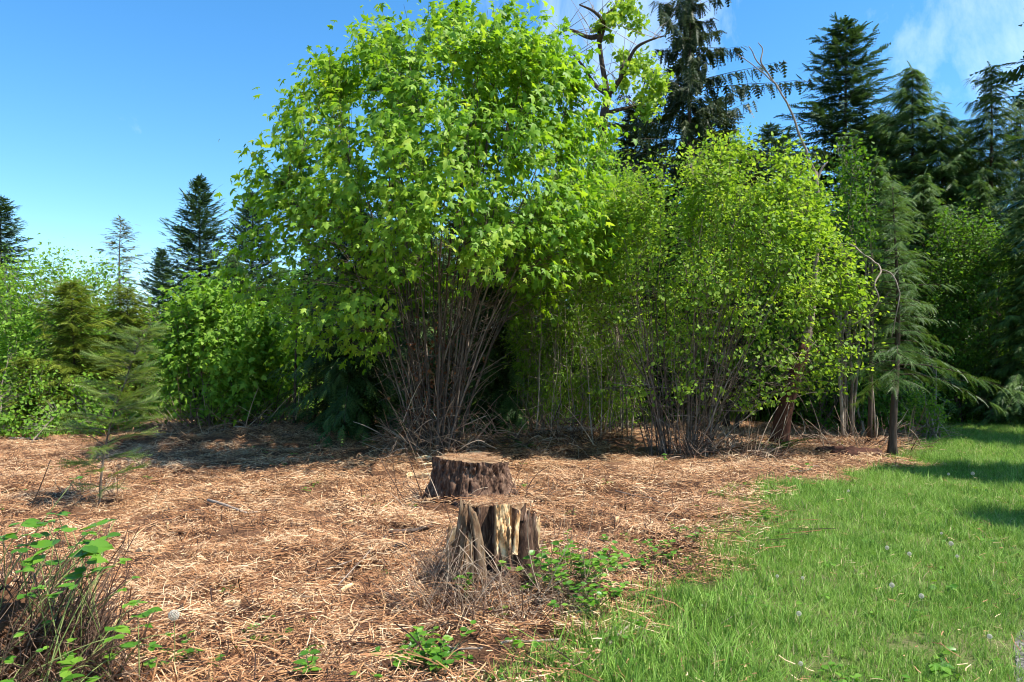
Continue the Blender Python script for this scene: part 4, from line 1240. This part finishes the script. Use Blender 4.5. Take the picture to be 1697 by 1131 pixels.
straws = [straw_clump(100 + k, 150, 0.34, 0.03, 0.17 + 0.03 * k, 0.0050, 0.016, M['straw']) for k in range(6)]
straws += [straw_clump(106, 12, 0.40, 0.25, 0.65, 0.0075, 0.03, M['straw']), straw_clump(107, 170, 0.30, 0.015, 0.07, 0.0095, 0.012, M['straw'])]
bits = [straw_clump(110 + k, 7, 0.35, 0.03, 0.12, 0.005, 0.03, M['straw']) for k in range(4)]
P_, rng = field(201, 9000, 3.2, 19.5, lambda x, y: (1 - np.clip(lawn_w(x, y) * 1.25, 0, 1)) * np.clip(0.25 + 2.4 * (fbm(xyz(x * 1.5, y * 1.5, 6.6), 3) - 0.32), 0.2, 1) * (on_drive(x, y) < -0.3), 1.1)
st_ = RNG(205)
for cx_, cy_, z_, r_, k_ in ((-0.47, 8.45, 0.52, 0.30, 22), (-0.115, 5.2, 0.545, 0.15, 12)):
    a_ = st_.uniform(0, 6.28, k_)
    q_ = r_ * np.sqrt(st_.uniform(0, 1, k_))
    stp_ = xyz(cx_ + q_ * np.cos(a_), cy_ + q_ * np.sin(a_), float(gh(cx_, cy_)) + z_)
    STOP = stp_ if cx_ < -.3 else np.vstack([STOP, stp_])
n = len(P_)
e = 0.15
sx = np.arctan((gh(P_[:, 0], P_[:, 1] + e) - gh(P_[:, 0], P_[:, 1] - e)) / (2 * e))
sy = -np.arctan((gh(P_[:, 0] + e, P_[:, 1]) - gh(P_[:, 0] - e, P_[:, 1])) / (2 * e))
rz_ = rng.normal(0, 0.5, n) + np.where(rng.uniform(0, 1, n) < 0.5, math.pi, 0)
rot_ = np.vstack([np.stack([sx, sy, rz_], -1), np.stack([st_.normal(0, .05, len(STOP)), st_.normal(0, .05, len(STOP)), st_.uniform(0, 6.28, len(STOP))], -1)])
P_ = np.vstack([P_ + [0, 0, 0.004], STOP])
gn_scatter('straw_litter', P_, rot_, np.concatenate([rng.uniform(0.7, 1.25, n), st_.uniform(.3, .42, len(STOP))]), rng.integers(0, 8, len(P_)), straws,
           'chopped tan straw and brush covering the clearing', 'straw')

P2_, rng = field(207, 1500, 3.3, 17, lambda x, y: (lawn_w(x, y) > .5) * (on_drive(x, y) < 0.2) * np.clip(2.6 * fbm(xyz(x * 1.2, y * 1.2, 11.0), 2) - 0.9, 0.05, 1), 1.2)
n = len(P2_)
gn_scatter('straw_bits', P2_ + [0, 0, 0.03], np.stack([rng.normal(0, .1, n), rng.normal(0, .1, n), rng.uniform(0, 6.28, n)], -1), rng.uniform(0.6, 1.2, n), rng.integers(0, 4, n), bits, 'loose bits of straw lying in the lawn', 'straw')
tufts = [tuft_mesh(300 + k, 24, 0.075, 0.03, 0.10, 0.0052, M['grass'], 0.9) for k in range(8)]
P_, rng = field(202, 78000, 3.3, 20.5, lambda x, y: lawn_w(x, y) * (0.42 + 0.58 * np.clip(fbm(xyz(x * 1.8, y * 1.8, 7.0), 3) * 3.2 - 1.0, 0, 1)) * np.clip(1 - (on_drive(x, y) + 0.05) / 0.35, 0.0, 1) * (x > -0.5), 1.15)
n = len(P_)
tall = 0.55 + 0.9 * np.clip(fbm(xyz(P_[:, 0] * 1.1, P_[:, 1] * 1.1, 2.0), 2), 0, 1) - 0.15 * np.clip((on_drive(P_[:, 0], P_[:, 1]) + 1.2), 0, 1) + 0.9 * np.exp(-((P_[:, 0] - 0.55) / 0.6) ** 2 - ((P_[:, 1] - 3.95) / 0.5) ** 2)
gn_scatter('lawn_grass', P_, np.stack([rng.normal(0, .1, n), rng.normal(0, .1, n), rng.uniform(0, 6.28, n)], -1), np.clip(tall, 0.4, 1.4) * rng.uniform(0.8, 1.25, n) * (1 + 0.02 * P_[:, 1]), rng.integers(0, 8, n), tufts,
           'rough green lawn grass along the right side', 'grass')

mead = [tuft_mesh(340 + k, 22, 0.35, 0.25, 0.7, 0.02, M['meadow'], 0.4) for k in range(4)]
rng = RNG(203)
n = 5200
x = rng.uniform(-32, 26, n)
y = rng.uniform(19.5, 42, n)
gn_scatter('meadow_grass', xyz(x, y, gh(x, y)), np.stack([x * 0, x * 0, rng.uniform(0, 6.28, n)], -1), rng.uniform(0.7, 1.3, n), rng.integers(0, 4, n), mead, 'bright meadow grass glimpsed beyond the trees', 'grass')

weeds = [weed_mesh(400 + k, 9, 0.045, 0.06, M['bramble'], T_OVAL) for k in range(5)]
def wk(x, y):
    e_ = np.interp(y, _d, LEX)
    near_edge = np.exp(-((x - e_ + 0.15) / 0.45) ** 2) * 0.55
    patch = np.clip(fbm(xyz(x * 1.6, y * 1.6, 9.0), 2) * 4 - 2.35, 0, 1) * 0.5
    low = np.clip((4.9 - y) / 1.0, 0, 1) * 0.10
    return np.clip(np.maximum(near_edge * (y < 13), np.where(lawn_w(x, y) < 0.5, patch * 0.35 + low, patch * 0.7 + 0.14)), 0, 1)
P_, rng = field(204, 5200, 3.3, 15, wk, 1.3)
n = len(P_)
gn_scatter('low_weeds', P_, np.stack([x[:n] * 0, x[:n] * 0, rng.uniform(0, 6.28, n)], -1), rng.uniform(0.5, 1.25, n), rng.integers(0, 5, n), weeds, 'tiny green weeds along the edge of the lawn', 'weeds')

# ------------------------------------------------------------------ dead brush round the broken stump, and low brush along the wood's edge
def brush(name, label, centre, n, rad, h, seed, lmin=0.25, lmax=0.7, r=0.004, mat='twig', out=0.6, hole=0.0):
    rng = RNG(seed)
    mb = MB()
    c = np.asarray(centre, float)
    for k in range(n):
        a = rng.uniform(0, 6.283)
        q = rad * (hole + (1 - hole) * rng.uniform(0, 1) ** 0.6)
        x, y = c[0] + q * math.cos(a), c[1] + q * math.sin(a)
        p0 = np.array([x, y, float(gh(x, y)) + h * rng.uniform(0, 0.65) * (1 - 0.7 * (q / rad - hole) / (1.001 - hole))])
        l = rng.uniform(lmin, lmax)
        b_ = a + rng.normal(0, 1.1)
        pz = rng.normal(0.1, 0.55)
        e_ = p0 + l * np.array([math.cos(b_) * out, math.sin(b_) * out, pz])
        e_[2] = max(e_[2], float(gh(e_[0], e_[1])) + 0.004)
        mid = (p0 + e_) / 2 + rng.normal(0, 0.05, 3) + [0, 0, 0.10 * l]
        ra = r * rng.uniform(0.5, 1.5)
        mb.tube(bez(p0, mid, e_, 6) - c, np.linspace(ra, ra * 0.5, 6), 4, rng.uniform(0, 1), cap=False)
    o = obj(name, mb.mesh(name, M[mat]), None, c)
    return tag(o, label, 'brush', kind='stuff')
b0 = np.array([-0.12, 5.15, float(gh(-.12, 5.15))])
brush('dead_brush', 'tangle of dead stalks heaped round the broken stump', b0, 820, 0.70, 0.30, 51, 0.12, 0.42, 0.0026, hole=0.42)
brush('dead_brush', 'dead stalks at the foot of the dark stump', [-0.42, 8.35, float(gh(-.42, 8.35))], 140, 0.85, 0.2, 52, 0.2, 0.6, 0.0045, hole=0.55)
brush('dead_brush', 'brown dead stems and fern under the hazel', [3.6, 12.3, float(gh(3.6, 12.3))], 360, 1.0, 0.6, 53, 0.3, 0.9, 0.006)
brush('dead_brush', 'dead twigs heaped at the foot of the maple', [-1.38, 12.9, float(gh(-1.38, 12.9))], 420, 0.95, 1.6, 54, 0.3, 1.1, 0.006)
brush('dead_brush', 'brushwood heap with a pale log between maple and hazel', [0.75, 14.3, float(gh(.75, 14.3))], 320, 1.2, 0.5, 55, 0.4, 1.1, 0.008)
brush('dead_brush', 'straw-coloured brush mound at the left edge of the wood', [-6.3, 15.6, float(gh(-6.3, 15.6))], 300, 1.1, 0.6, 56, 0.3, 0.9, 0.008)
brush('dead_brush', 'brown brush by the slim trunk at left', [-5.0, 16.2, float(gh(-5, 16.2))], 240, 0.9, 0.9, 57, 0.3, 0.9, 0.008)
brush('dead_brush', 'dead stems by the lawn under the young cedar', [6.8, 14.6, float(gh(6.8, 14.6))], 260, 1.3, 0.25, 58, 0.3, 0.8, 0.007)
rng = RNG(65)
mb = MB()
for k in range(130):
    a = rng.normal(-math.pi / 2 - 0.75, 0.95)
    q0, q1 = rng.uniform(.25, .36), rng.uniform(.40, .75)
    a1 = a + rng.normal(0, .55)
    p0 = np.array([q0 * math.cos(a), q0 * math.sin(a), rng.uniform(.03, .30) + .14 * max(0, -math.cos(a))])
    e_ = np.array([q1 * math.cos(a1), q1 * math.sin(a1), 0.0])
    e_[2] = float(gh(b0[0] + e_[0], b0[1] + e_[1])) - b0[2] + rng.uniform(0.0, .08)
    ra = rng.uniform(.0010, .0026)
    mb.tube(bez(p0, (p0 + e_) / 2 + [rng.normal(0, .11), rng.normal(0, .11), rng.uniform(-.02, .14)], e_, 6), np.linspace(ra, ra * .6, 6), 4, rng.uniform(.2, 1), cap=False)
tag(obj('dead_brush', mb.mesh('dead_brush', M['twig']), None, b0), 'apron of pale stalks drooping from the broken stump', 'brush', kind='stuff')
brush('dead_brush', 'small heap of brown twigs at the foot of the fir sapling', [float(G(150, 830)[0]), float(G(150, 830)[1]), float(G(150, 830)[2])], 170, 0.36, 0.22, 67, 0.1, 0.35, 0.004)
# dead red leaves caught in the maple's foot
rng = RNG(59)
n = 520
ps = np.array([-1.38, 12.9, 0]) + np.stack([rng.normal(0, 0.32, n), rng.normal(-0.05, 0.25, n), np.abs(rng.normal(1.1, 0.65, n)) + 0.1], -1)
R = frames(norm(rng.normal(0, 1, (n, 3))), norm(rng.normal(0, 1, (n, 3))))
o = obj('dead_leaves', MB().scatter(*T_OVAL, ps, R, rng.uniform(0.03, 0.09, n), rng.uniform(0, 0.7, n)).mesh('dead_leaves', M['deadleaf']))
tag(o, 'withered red-brown leaves caught among the maple stems', 'dead leaves', kind='stuff')

# ferns
def fern(base, label, nf, lf, seed, mat='fernleaf', group=None):
    rng = RNG(seed)
    root = thing('fern', base, label, 'fern', group)
    for k in range(nf):
        a = k / nf * 6.283 + rng.normal(0, .2)
        tip = np.array([[math.cos(a), math.sin(a), rng.uniform(0.35, 1.1)]])
        V, T = T_FERN
        mb = MB().scatter(V, T, np.zeros((1, 3)), frames(tip, np.array([[-math.cos(a) * .3, -math.sin(a) * .3, 1.0]])), np.array([lf * rng.uniform(0.7, 1.15)]), np.array([rng.uniform()]))
        obj('frond', mb.mesh('frond', M[mat]), root)
fern(G(1285, 752), 'green sword fern at the right foot of the hazel', 16, 0.75, 61)
fern(G(1225, 755), 'withered brown fern under the hazel', 18, 0.65, 62, 'deadleaf')
fern(G(1305, 748), 'small green fern right of the larger one', 12, 0.55, 63)
fern(G(870, 742), 'small fern at the right foot of the maple', 12, 0.5, 64)

# ------------------------------------------------------------------ bramble heap in the left foreground
c = np.array([-2.36, 3.35, float(gh(-2.36, 3.35)) - 0.05])
root = thing('bramble_heap', c, 'heap of dead canes with fresh bramble leaves in the left foreground', 'bramble')
rng = RNG(71)
V, T, TH, ZZ = polar(70, 30, lambda TH, ZZ: (0.36 + 0.14 * (fbm(xyz(np.sin(TH) * 2.5, np.cos(TH) * 2.5, ZZ * 3), 3) - .5) * 2) * np.sqrt(np.clip(1.02 - ZZ ** 2, 0, 1)), lambda TH, ZZ: ZZ * 0.58)
obj('leaf_mould_core', MB().add(V, T).mesh('leaf_mould_core', M['ground'], False, {'lawn': np.zeros(len(V))}), root)
mb = MB()
for k in range(3000):
    a = rng.uniform(0, 6.283)
    q = 0.50 * rng.uniform(0.15, 1) ** 0.6
    p0 = np.array([q * math.cos(a), q * math.sin(a), rng.uniform(0, 0.75) * (1 - 0.6 * q / 0.50) + 0.02])
    l = rng.uniform(0.10, 0.42)
    b_ = a + rng.normal(0, 1.3)
    e_ = p0 + l * np.array([0.6 * math.cos(b_), 0.6 * math.sin(b_), rng.normal(0.0, 0.7)])
    e_[2] = np.clip(e_[2], 0.04, 0.80)
    ra = rng.uniform(0.0016, 0.0042)
    mb.tube(bez(p0, (p0 + e_) / 2 + rng.normal(0, .05, 3), e_, 5), np.linspace(ra, ra * .5, 5), 3, rng.uniform(0, 1) ** 2 * 0.8, cap=False)
obj('dead_canes', mb.mesh('dead_canes', M['twig']), root)['kind'] = 'stuff'
n = 2200
ps = np.stack([rng.normal(0, .26, n), rng.normal(-.05, .24, n), rng.uniform(0.03, 1, n)], -1)
ps[:, 2] *= np.clip(0.72 * (1 - np.hypot(ps[:, 0], ps[:, 1]) / .66), .06, 1)
obj('withered_leaves', MB().scatter(*T_OVAL, ps, frames(norm(rng.normal(0, 1, (n, 3))), norm(rng.normal(0, 1, (n, 3)))), rng.uniform(.02, .055, n), rng.uniform(0, 0.8, n)).mesh('withered_leaves', M['deadleaf']), root)['kind'] = 'stuff'
lm = [MB().add(T_SERR[0], T_SERR[1], q).mesh('leaf', M['bramble']) for q in (0.2, 0.4, 0.6, 0.85)]
def add_leaf(root, base, pos, tip, nrm_, size, k):
    R = frames(np.array([tip], float), np.array([nrm_], float))[0]
    o = obj('leaf', lm[k % 4], root)
    o.matrix_local = Matrix.Translation(Vector(np.asarray(pos) - base)) @ Matrix(R.tolist()).to_4x4() @ Matrix.Scale(size, 4)
canes = [(38, 866, 3.3, .085), (78, 868, 3.4, .09), (95, 852, 3.5, .07), (160, 872, 3.5, .09), (178, 888, 3.5, .075), (88, 905, 3.2, .11), (140, 905, 3.2, .12), (155, 912, 3.25, .11), (5, 888, 3.2, .07), (190, 862, 3.7, .055),
         (38, 930, 3.15, .085), (138, 955, 3.2, .095), (42, 985, 3.05, .055), (98, 985, 3.1, .06), (188, 1040, 3.3, .09), (225, 1070, 3.35, .08), (245, 1012, 3.6, .075), (40, 1050, 2.95, .05), (8, 1092, 2.95, .05),
         (125, 1100, 3.1, .085), (105, 1125, 3.0, .08), (20, 1130, 2.9, .07), (212, 1000, 3.55, .06), (165, 1125, 3.1, .07), (200, 930, 3.4, .05), (120, 880, 3.45, .06)]
canes += [(px + rng.normal(0, 30), py + rng.normal(40, 40), dd + rng.normal(0, .08), sz * .6) for px, py, dd, sz in canes] + [(px + rng.normal(0, 22), py + rng.normal(12, 18), dd + rng.normal(0, .08), sz * .7) for px, py, dd, sz in canes]
for k, (px, py, dd, sz) in enumerate(canes):
    tipc = PX(px, py, dd)
    foot = c + np.array([rng.normal(0, .3), rng.normal(0, .2), 0.1])
    foot[0] = 0.6 * foot[0] + 0.4 * tipc[0]
    foot[2] = min(foot[2], tipc[2] - 0.03)
    mbs = MB().tube(bez(foot, (foot + tipc) / 2 + [0, 0, .12], tipc, 8) - c, np.linspace(.0034, .0017, 8), 5, rng.uniform())
    stk = obj('stalk', mbs.mesh('stalk', M['stalk'], True), root)
    a0 = rng.uniform(-0.6, 0.6) + math.pi * (k % 2)
    for q, da in enumerate((0, 1.25, -1.25)):
        a = a0 + da
        add_leaf(stk, c, tipc, (math.cos(a), 0.6 * math.sin(a), rng.uniform(-.25, .15)), (rng.normal(0, .2), -0.25 + rng.normal(0, .2), 1), sz * (1 if q == 0 else .82) * 0.95, rng.integers(0, 4))

# ------------------------------------------------------------------ bramble sprouts and nettles, each its own plant
def sprout(px, py, h, nl, sz, label, seed, spread=0.06, tm=None):
    b_ = G(px, py)
    rng = RNG(seed)
    root = thing('bramble_sprout', b_, label, 'weed', 'green sprouts in the mulch')
    for k in range(max(2, nl // 4)):
        top = b_ + np.array([rng.normal(0, spread), rng.normal(0, spread), h * rng.uniform(0.55, 1.0)])
        mbs = MB().tube(bez(b_, (b_ + top) / 2 + rng.normal(0, .01, 3), top, 5) - b_, np.linspace(.003, .0014, 5), 4, rng.uniform())
        stk = obj('stalk', mbs.mesh('stalk', M['stalk'], True), root)
        for q in range(4):
            t = 1 - 0.45 * q / 4 * rng.uniform(.4, 1)
            p = b_ + (top - b_) * t
            a = q * 1.9 + rng.uniform(0, 1.5)
            add_leaf(stk, b_, p, (math.cos(a), math.sin(a), rng.uniform(-.3, .3)), (rng.normal(0, .25), -.2 + rng.normal(0, .25), 1), sz * rng.uniform(.7, 1.2), rng.integers(0, 4))
sp_list = [(945, 985, .34, 170, .060, 'leafy nettle clump at the right foot of the broken stump', .20), (985, 1012, .22, 110, .052, 'lower leafy clump right of the nettle clump', .16),
           (772, 985, .20, 6, .075, 'single bright sprout in front of the broken stump', .02), (720, 1112, .18, 80, .058, 'leafy sprout at the bottom, below the broken stump', .12),
           (690, 1075, .12, 16, .06, 'sprout just above the bottom leafy sprout', .06), (440, 1072, .13, 24, .06, 'sprout left of centre near the bottom edge', .09),
           (505, 1118, .10, 16, .06, 'sprout at the bottom edge, left of centre', .06), (380, 985, .08, 8, .06, 'small lone sprout right of the seed head', .03),
           (300, 1100, .12, 24, .06, 'sprout below the nearest dandelion seed head', .09), (350, 1118, .08, 12, .05, 'tiny sprout at the bottom left', .05),
           (860, 990, .16, 20, .05, 'fern-like sprout beneath the exposed wood', .08), (1080, 930, .14, 60, .05, 'broad weed patch at the lawn edge right of the stump', .16),
           (1140, 905, .11, 44, .045, 'weed patch further along the lawn edge', .14), (640, 935, .05, 8, .045, 'small sprout left of the broken stump', .03),
           (1010, 960, .14, 24, .05, 'sprout between the nettle clump and the lawn', .1), (250, 790, .05, 8, .06, 'small weed beside the sapling shadow', .06),
           (1330, 790, .12, 16, .06, 'weed at the mulch edge below the hazel', .12), (1100, 775, .35, 10, .05, 'single tall green shoot before the hazel', .02), (1480, 785, .12, 16, .06, 'weed at the foot of the young cedar', .12),
           (680, 1120, .14, 20, .065, 'sprout left of the bottom leafy sprout', .08), (1000, 900, .08, 10, .05, 'small sprout right of the exposed wood', .05)]
for k, (px, py, h, nl, sz, lab, spd) in enumerate(sp_list):
    sprout(px, py, h, nl, sz, lab, 500 + k, spd)

# ------------------------------------------------------------------ dandelion seed heads
def clock_mesh(seed):
    rng = RNG(seed)
    mb = MB()
    n = 110
    i = np.arange(n) + .5
    ph = np.arccos(1 - 2 * i / n)
    th = math.pi * (1 + 5 ** .5) * i
    D = np.stack([np.cos(th) * np.sin(ph), np.sin(th) * np.sin(ph), np.cos(ph)], -1)
    a6 = np.arange(6) / 6 * 2 * math.pi
    disc = np.vstack([[(0, 0.8, 0)], np.stack([0.17 * np.cos(a6), np.full(6, 1.0), 0.17 * np.sin(a6)], -1), [(0, 0, 0), (.03, 0, 0)]])
    tri = np.array([(0, 1 + (q + 1) % 6, 1 + q) for q in range(6)] + [(7, 8, 0)])
    mb.scatter(disc, tri, D * 0.10, frames(D, norm(rng.normal(0, 1, (n, 3)))), np.full(n, .9), rng.uniform(0, 1, n))
    return mb.mesh('seed_head', M['seed'])
CM = clock_mesh(5)
def dandelion(px, py, hpx, rpx, label, group='dandelion seed heads on the lawn'):
    b_ = G(px, py + hpx)
    d_ = b_[1]
    h = hpx * d_ / F
    root = thing('dandelion', b_, label, 'dandelion', group)
    top = np.array([0, 0, h])
    mbs = MB().tube(bez(np.zeros(3), np.array([.01, 0, h * .6]), top, 6), .0022, 5, 0.7)
    obj('stalk', mbs.mesh('stalk', M['stalk'], True), root)
    o = obj('seed_head', CM, root, top)
    s_ = rpx * 0.72 * d_ / F
    o.scale = (s_, s_, s_)
    return root
dandelion(288, 1020, 105, 12, 'large dandelion seed head rising from the mulch at left', None)
for px, py, h, r, lab in [(1478, 970, 26, 5.5, 'seed head in the middle of the lawn'), (1527, 988, 26, 5.5, 'seed head right of the middle one'), (1324, 1017, 30, 5.5, 'seed head nearest the bare stick on the lawn'),
                          (1576, 901, 18, 5, 'seed head high on the right of the lawn'), (1507, 918, 20, 4.5, 'left of two close seed heads in the right lawn'), (1470, 908, 18, 4.5, 'paler seed head left of the close pair'), (1586, 922, 18, 3.5, 'small seed head by the right margin of the lawn'),
                          (1612, 785, 14, 4, 'seed head in the sunlit grass by the far shade'), (1406, 814, 12, 3, 'small seed head at the top of the sunlit lawn'), (1327, 1100, 30, 5, 'seed head near the bottom of the lawn'),
                          (1288, 955, 20, 3.5, 'small seed head near the left side of the lawn'), (1640, 1055, 24, 5.5, 'drooping seed head near the gravel'), (1560, 884, 14, 3, 'small seed head above the right one'), (1572, 786, 12, 3, 'small seed head beside the far shade'), (1330, 958, 18, 3.5, 'faint seed head left of the lawn middle')]:
    dandelion(px, py, h, r, lab)

# ------------------------------------------------------------------ sticks, logs, wood pieces and cut stalks
def stick(px0, py0, px1, py1, r, label, mat='dead_pale', lift=0.02, name='stick', group='loose sticks on the ground', bow=0.03, seed=1, sides=7):
    a, b_ = G(px0, py0), G(px1, py1)
    a[2] += r + lift
    b_[2] += r + lift
    rng = RNG(seed)
    p = bez(a, (a + b_) / 2 + rng.normal(0, bow, 3) * [1, 1, .4], b_, 9)
    p[:, 2] = np.maximum(p[:, 2], gh(p[:, 0], p[:, 1]) + r * 0.7 + 0.012)
    p = p + (vnoise(p * 11 + seed)[:, None] - .5) * r * 0.8
    o = obj(name, MB().tube(p - a, r * (np.linspace(1, .65, 9)), sides, 0.7).mesh(name, M[mat], True), None, a)
    return tag(o, label, name.replace('_', ' ').split()[-1], group)
k = 0
for a in [(345, 836, 408, 856, .018, 'pale barkless stick lying left of the stumps'), (410, 855, 455, 848, .009, 'thin pale stick touching the barkless stick'), (285, 851, 330, 849, .008, 'short pale stick near the sapling'),
          (1010, 1075, 1075, 1025, .009, 'brown stick at the lawn edge below the nettles'), (1195, 1040, 1255, 1000, .004, 'bare stick lying on the lawn'), (645, 888, 715, 876, .022, 'dark branch lying left of the broken stump'),
          (830, 1075, 930, 1068, .009, 'orange stalk lying below the broken stump'), (740, 1078, 800, 1082, .007, 'red-brown stalk near the bottom sprouts'), (960, 890, 1010, 905, .008, 'thin stick right of the broken stump'),
          (500, 955, 590, 925, .007, 'long thin stalk in the mulch left of the broken stump'), (640, 900, 560, 985, .006, 'slanting stalk left of the broken stump'), (460, 960, 560, 962, .006, 'level pale stalk in the left mulch'),
          (1100, 745, 1180, 752, .012, 'pale stick before the hazel'), (255, 920, 300, 925, .006, 'short pale stalk right of the bramble heap'), (1300, 790, 1365, 778, .010, 'pale stick on the mulch below the hazel'),
          (150, 733, 330, 738, .012, 'thin dark branch on the far left mulch'), (850, 735, 940, 740, .05, 'thick brown log behind the stumps'), (1160, 860, 1240, 850, .008, 'pale stalk on the right mound'), (1020, 830, 1120, 845, .006, 'thin stalk on the mound right of the stumps')]:
    k += 1
    stick(*a, seed=k, mat='dead_pale' if k not in (6, 16, 17) else 'bark_conifer')
stick(15, 731, 165, 727, .022, 'long bleached pole lying at the far left', 'dead_pale', .03, 'pole', None, .01, 90)
stick(925, 736, 985, 740, .06, 'pale peeled log in the brushwood heap', 'dead_pale', .05, 'log', None, .02, 91)
for q, (px, py, l, w, yaw, lab) in enumerate([(705, 772, .30, .07, .15, 'pale yellow split piece left of the dark stump'), (700, 790, .34, .07, .25, 'lower pale split piece left of the dark stump'), (678, 788, .2, .08, 1.2, 'upright pale piece left of the dark stump'),
                                              (712, 780, .28, .04, -.2, 'thin pale split piece between the two larger'), (788, 757, .34, .10, .1, 'yellow wood chunk behind the dark stump'), (668, 920, .16, .12, .4, 'flat grey bark piece left of the broken stump')]):
    b_ = G(px, py)
    V, T = slab([(-l / 2, 0, .03), (0, .02, .05), (l / 2, 0, .035)], w, .035, 20 + q, .7)
    o = obj('wood_piece', MB().add(V, T, .7).mesh('wood_piece', M['chip'] if q < 5 else M['bark_conifer'], False), None, b_)
    o.rotation_euler = (0.25, 0.0, yaw)
    tag(o, lab, 'wood', 'split wood pieces')
for q, (px, py, l, r, lab) in enumerate([(1420, 758, .85, .13, 'dark rotten log chunk beside the lawn'), (1375, 752, .5, .08, 'smaller dark rotten chunk left of the log chunk')]):
    b_ = G(px, py)
    pth = np.stack([np.linspace(-l / 2, l / 2, 10), .05 * np.sin(np.linspace(0, 3, 10)), np.full(10, r * .75)], -1)
    mb = MB().tube(pth, r * np.array([.55, .8, 1, .95, 1.05, .9, 1, .85, .8, .5]), 12, .3)
    V = mb.V[0]
    mb.V[0] = V + (fbm(V * 9, 3)[:, None] - .5) * .12
    o = obj('rotten_log', mb.mesh('rotten_log', M['bark_red']), None, b_)
    tag(o, lab, 'log')

st = RNG(88)
spots = [(455, 838), (735, 760), (905, 890), (1000, 945), (1012, 940), (1005, 950), (790, 1035), (800, 1030), (570, 960), (545, 1080), (552, 1075), (410, 1100), (690, 960), (280, 770), (1160, 800), (1190, 775), (870, 850), (965, 800), (600, 835), (610, 838), (625, 832), (670, 815), (1245, 745), (1080, 760), (1045, 790)]
spots += [(st.uniform(230, 1150), st.uniform(790, 1110)) for _ in range(45)]
seen = {}
for k, (px, py) in enumerate(spots):
    b_ = G(px, py)
    if lawn_w(b_[0], b_[1]) > 0.3 or (abs(px - 825) < 95 and 830 < py < 1000):
        continue
    h = st.uniform(.05, .16)
    e_ = np.array([st.normal(0, .03), st.normal(0, .03), h])
    p = bez(np.array([0, 0, -.03]), e_ / 2 + st.normal(0, .006, 3), e_, 5)
    o = obj('cut_stalk', MB().tube(p, np.linspace(.006, .004, 5) * st.uniform(.7, 1.4), 6, st.uniform(.0, .7)).mesh('cut_stalk', M['twig'], True), None, b_)
    tag(o, 'short cut brown stalk standing upright in the mulch', 'stalk', 'cut stalks standing in the mulch')
# taller bare stalks
for px, py, px1, py1, lab in [(46, 850, 84, 762, 'thin dark bare stalk behind the bramble heap'), (292, 720, 320, 690, 'curved bare shoot by the left brush mound')]:
    b_ = G(px, py)
    e_ = PX(px1, py1, b_[1])
    o = obj('bare_stalk', MB().tube(bez(b_ - [0, 0, .03], (b_ + e_) / 2 + [.02, 0, 0], e_, 7) - b_, np.linspace(.007, .004, 7), 6, .1).mesh('bare_stalk', M['bark_conifer'], True), None, b_)
    tag(o, lab, 'stalk')

# pale chips and bark flakes left by the clearing
rng = RNG(93)
for k in range(46):
    px, py = rng.uniform(220, 1180), rng.uniform(770, 1120)
    b_ = G(px, py)
    if lawn_w(b_[0], b_[1]) > 0.3 or (abs(px - 815) < 110 and 740 < py < 1000):
        continue
    l = rng.uniform(.05, .13)
    V, T = slab([(-l / 2, 0, .0), (0, .005, .006), (l / 2, 0, .002)], l * rng.uniform(.25, .6), .010, 700 + k, rng.uniform(.4, .9))
    dark = k % 3 == 0
    o = obj('bark_flake' if dark else 'wood_chip', MB().add(V, T, rng.uniform()).mesh('chip', M['bark_conifer' if dark else 'chip'], False), None, b_ + [0, 0, .03])
    o.rotation_euler = (rng.normal(0, .25), rng.normal(0, .25), rng.uniform(0, 6.28))
    tag(o, 'dark bark flake lying loose in the mulch' if dark else 'small pale wood chip lying loose in the mulch', 'bark' if dark else 'wood chip', 'bark flakes in the mulch' if dark else 'wood chips in the mulch')
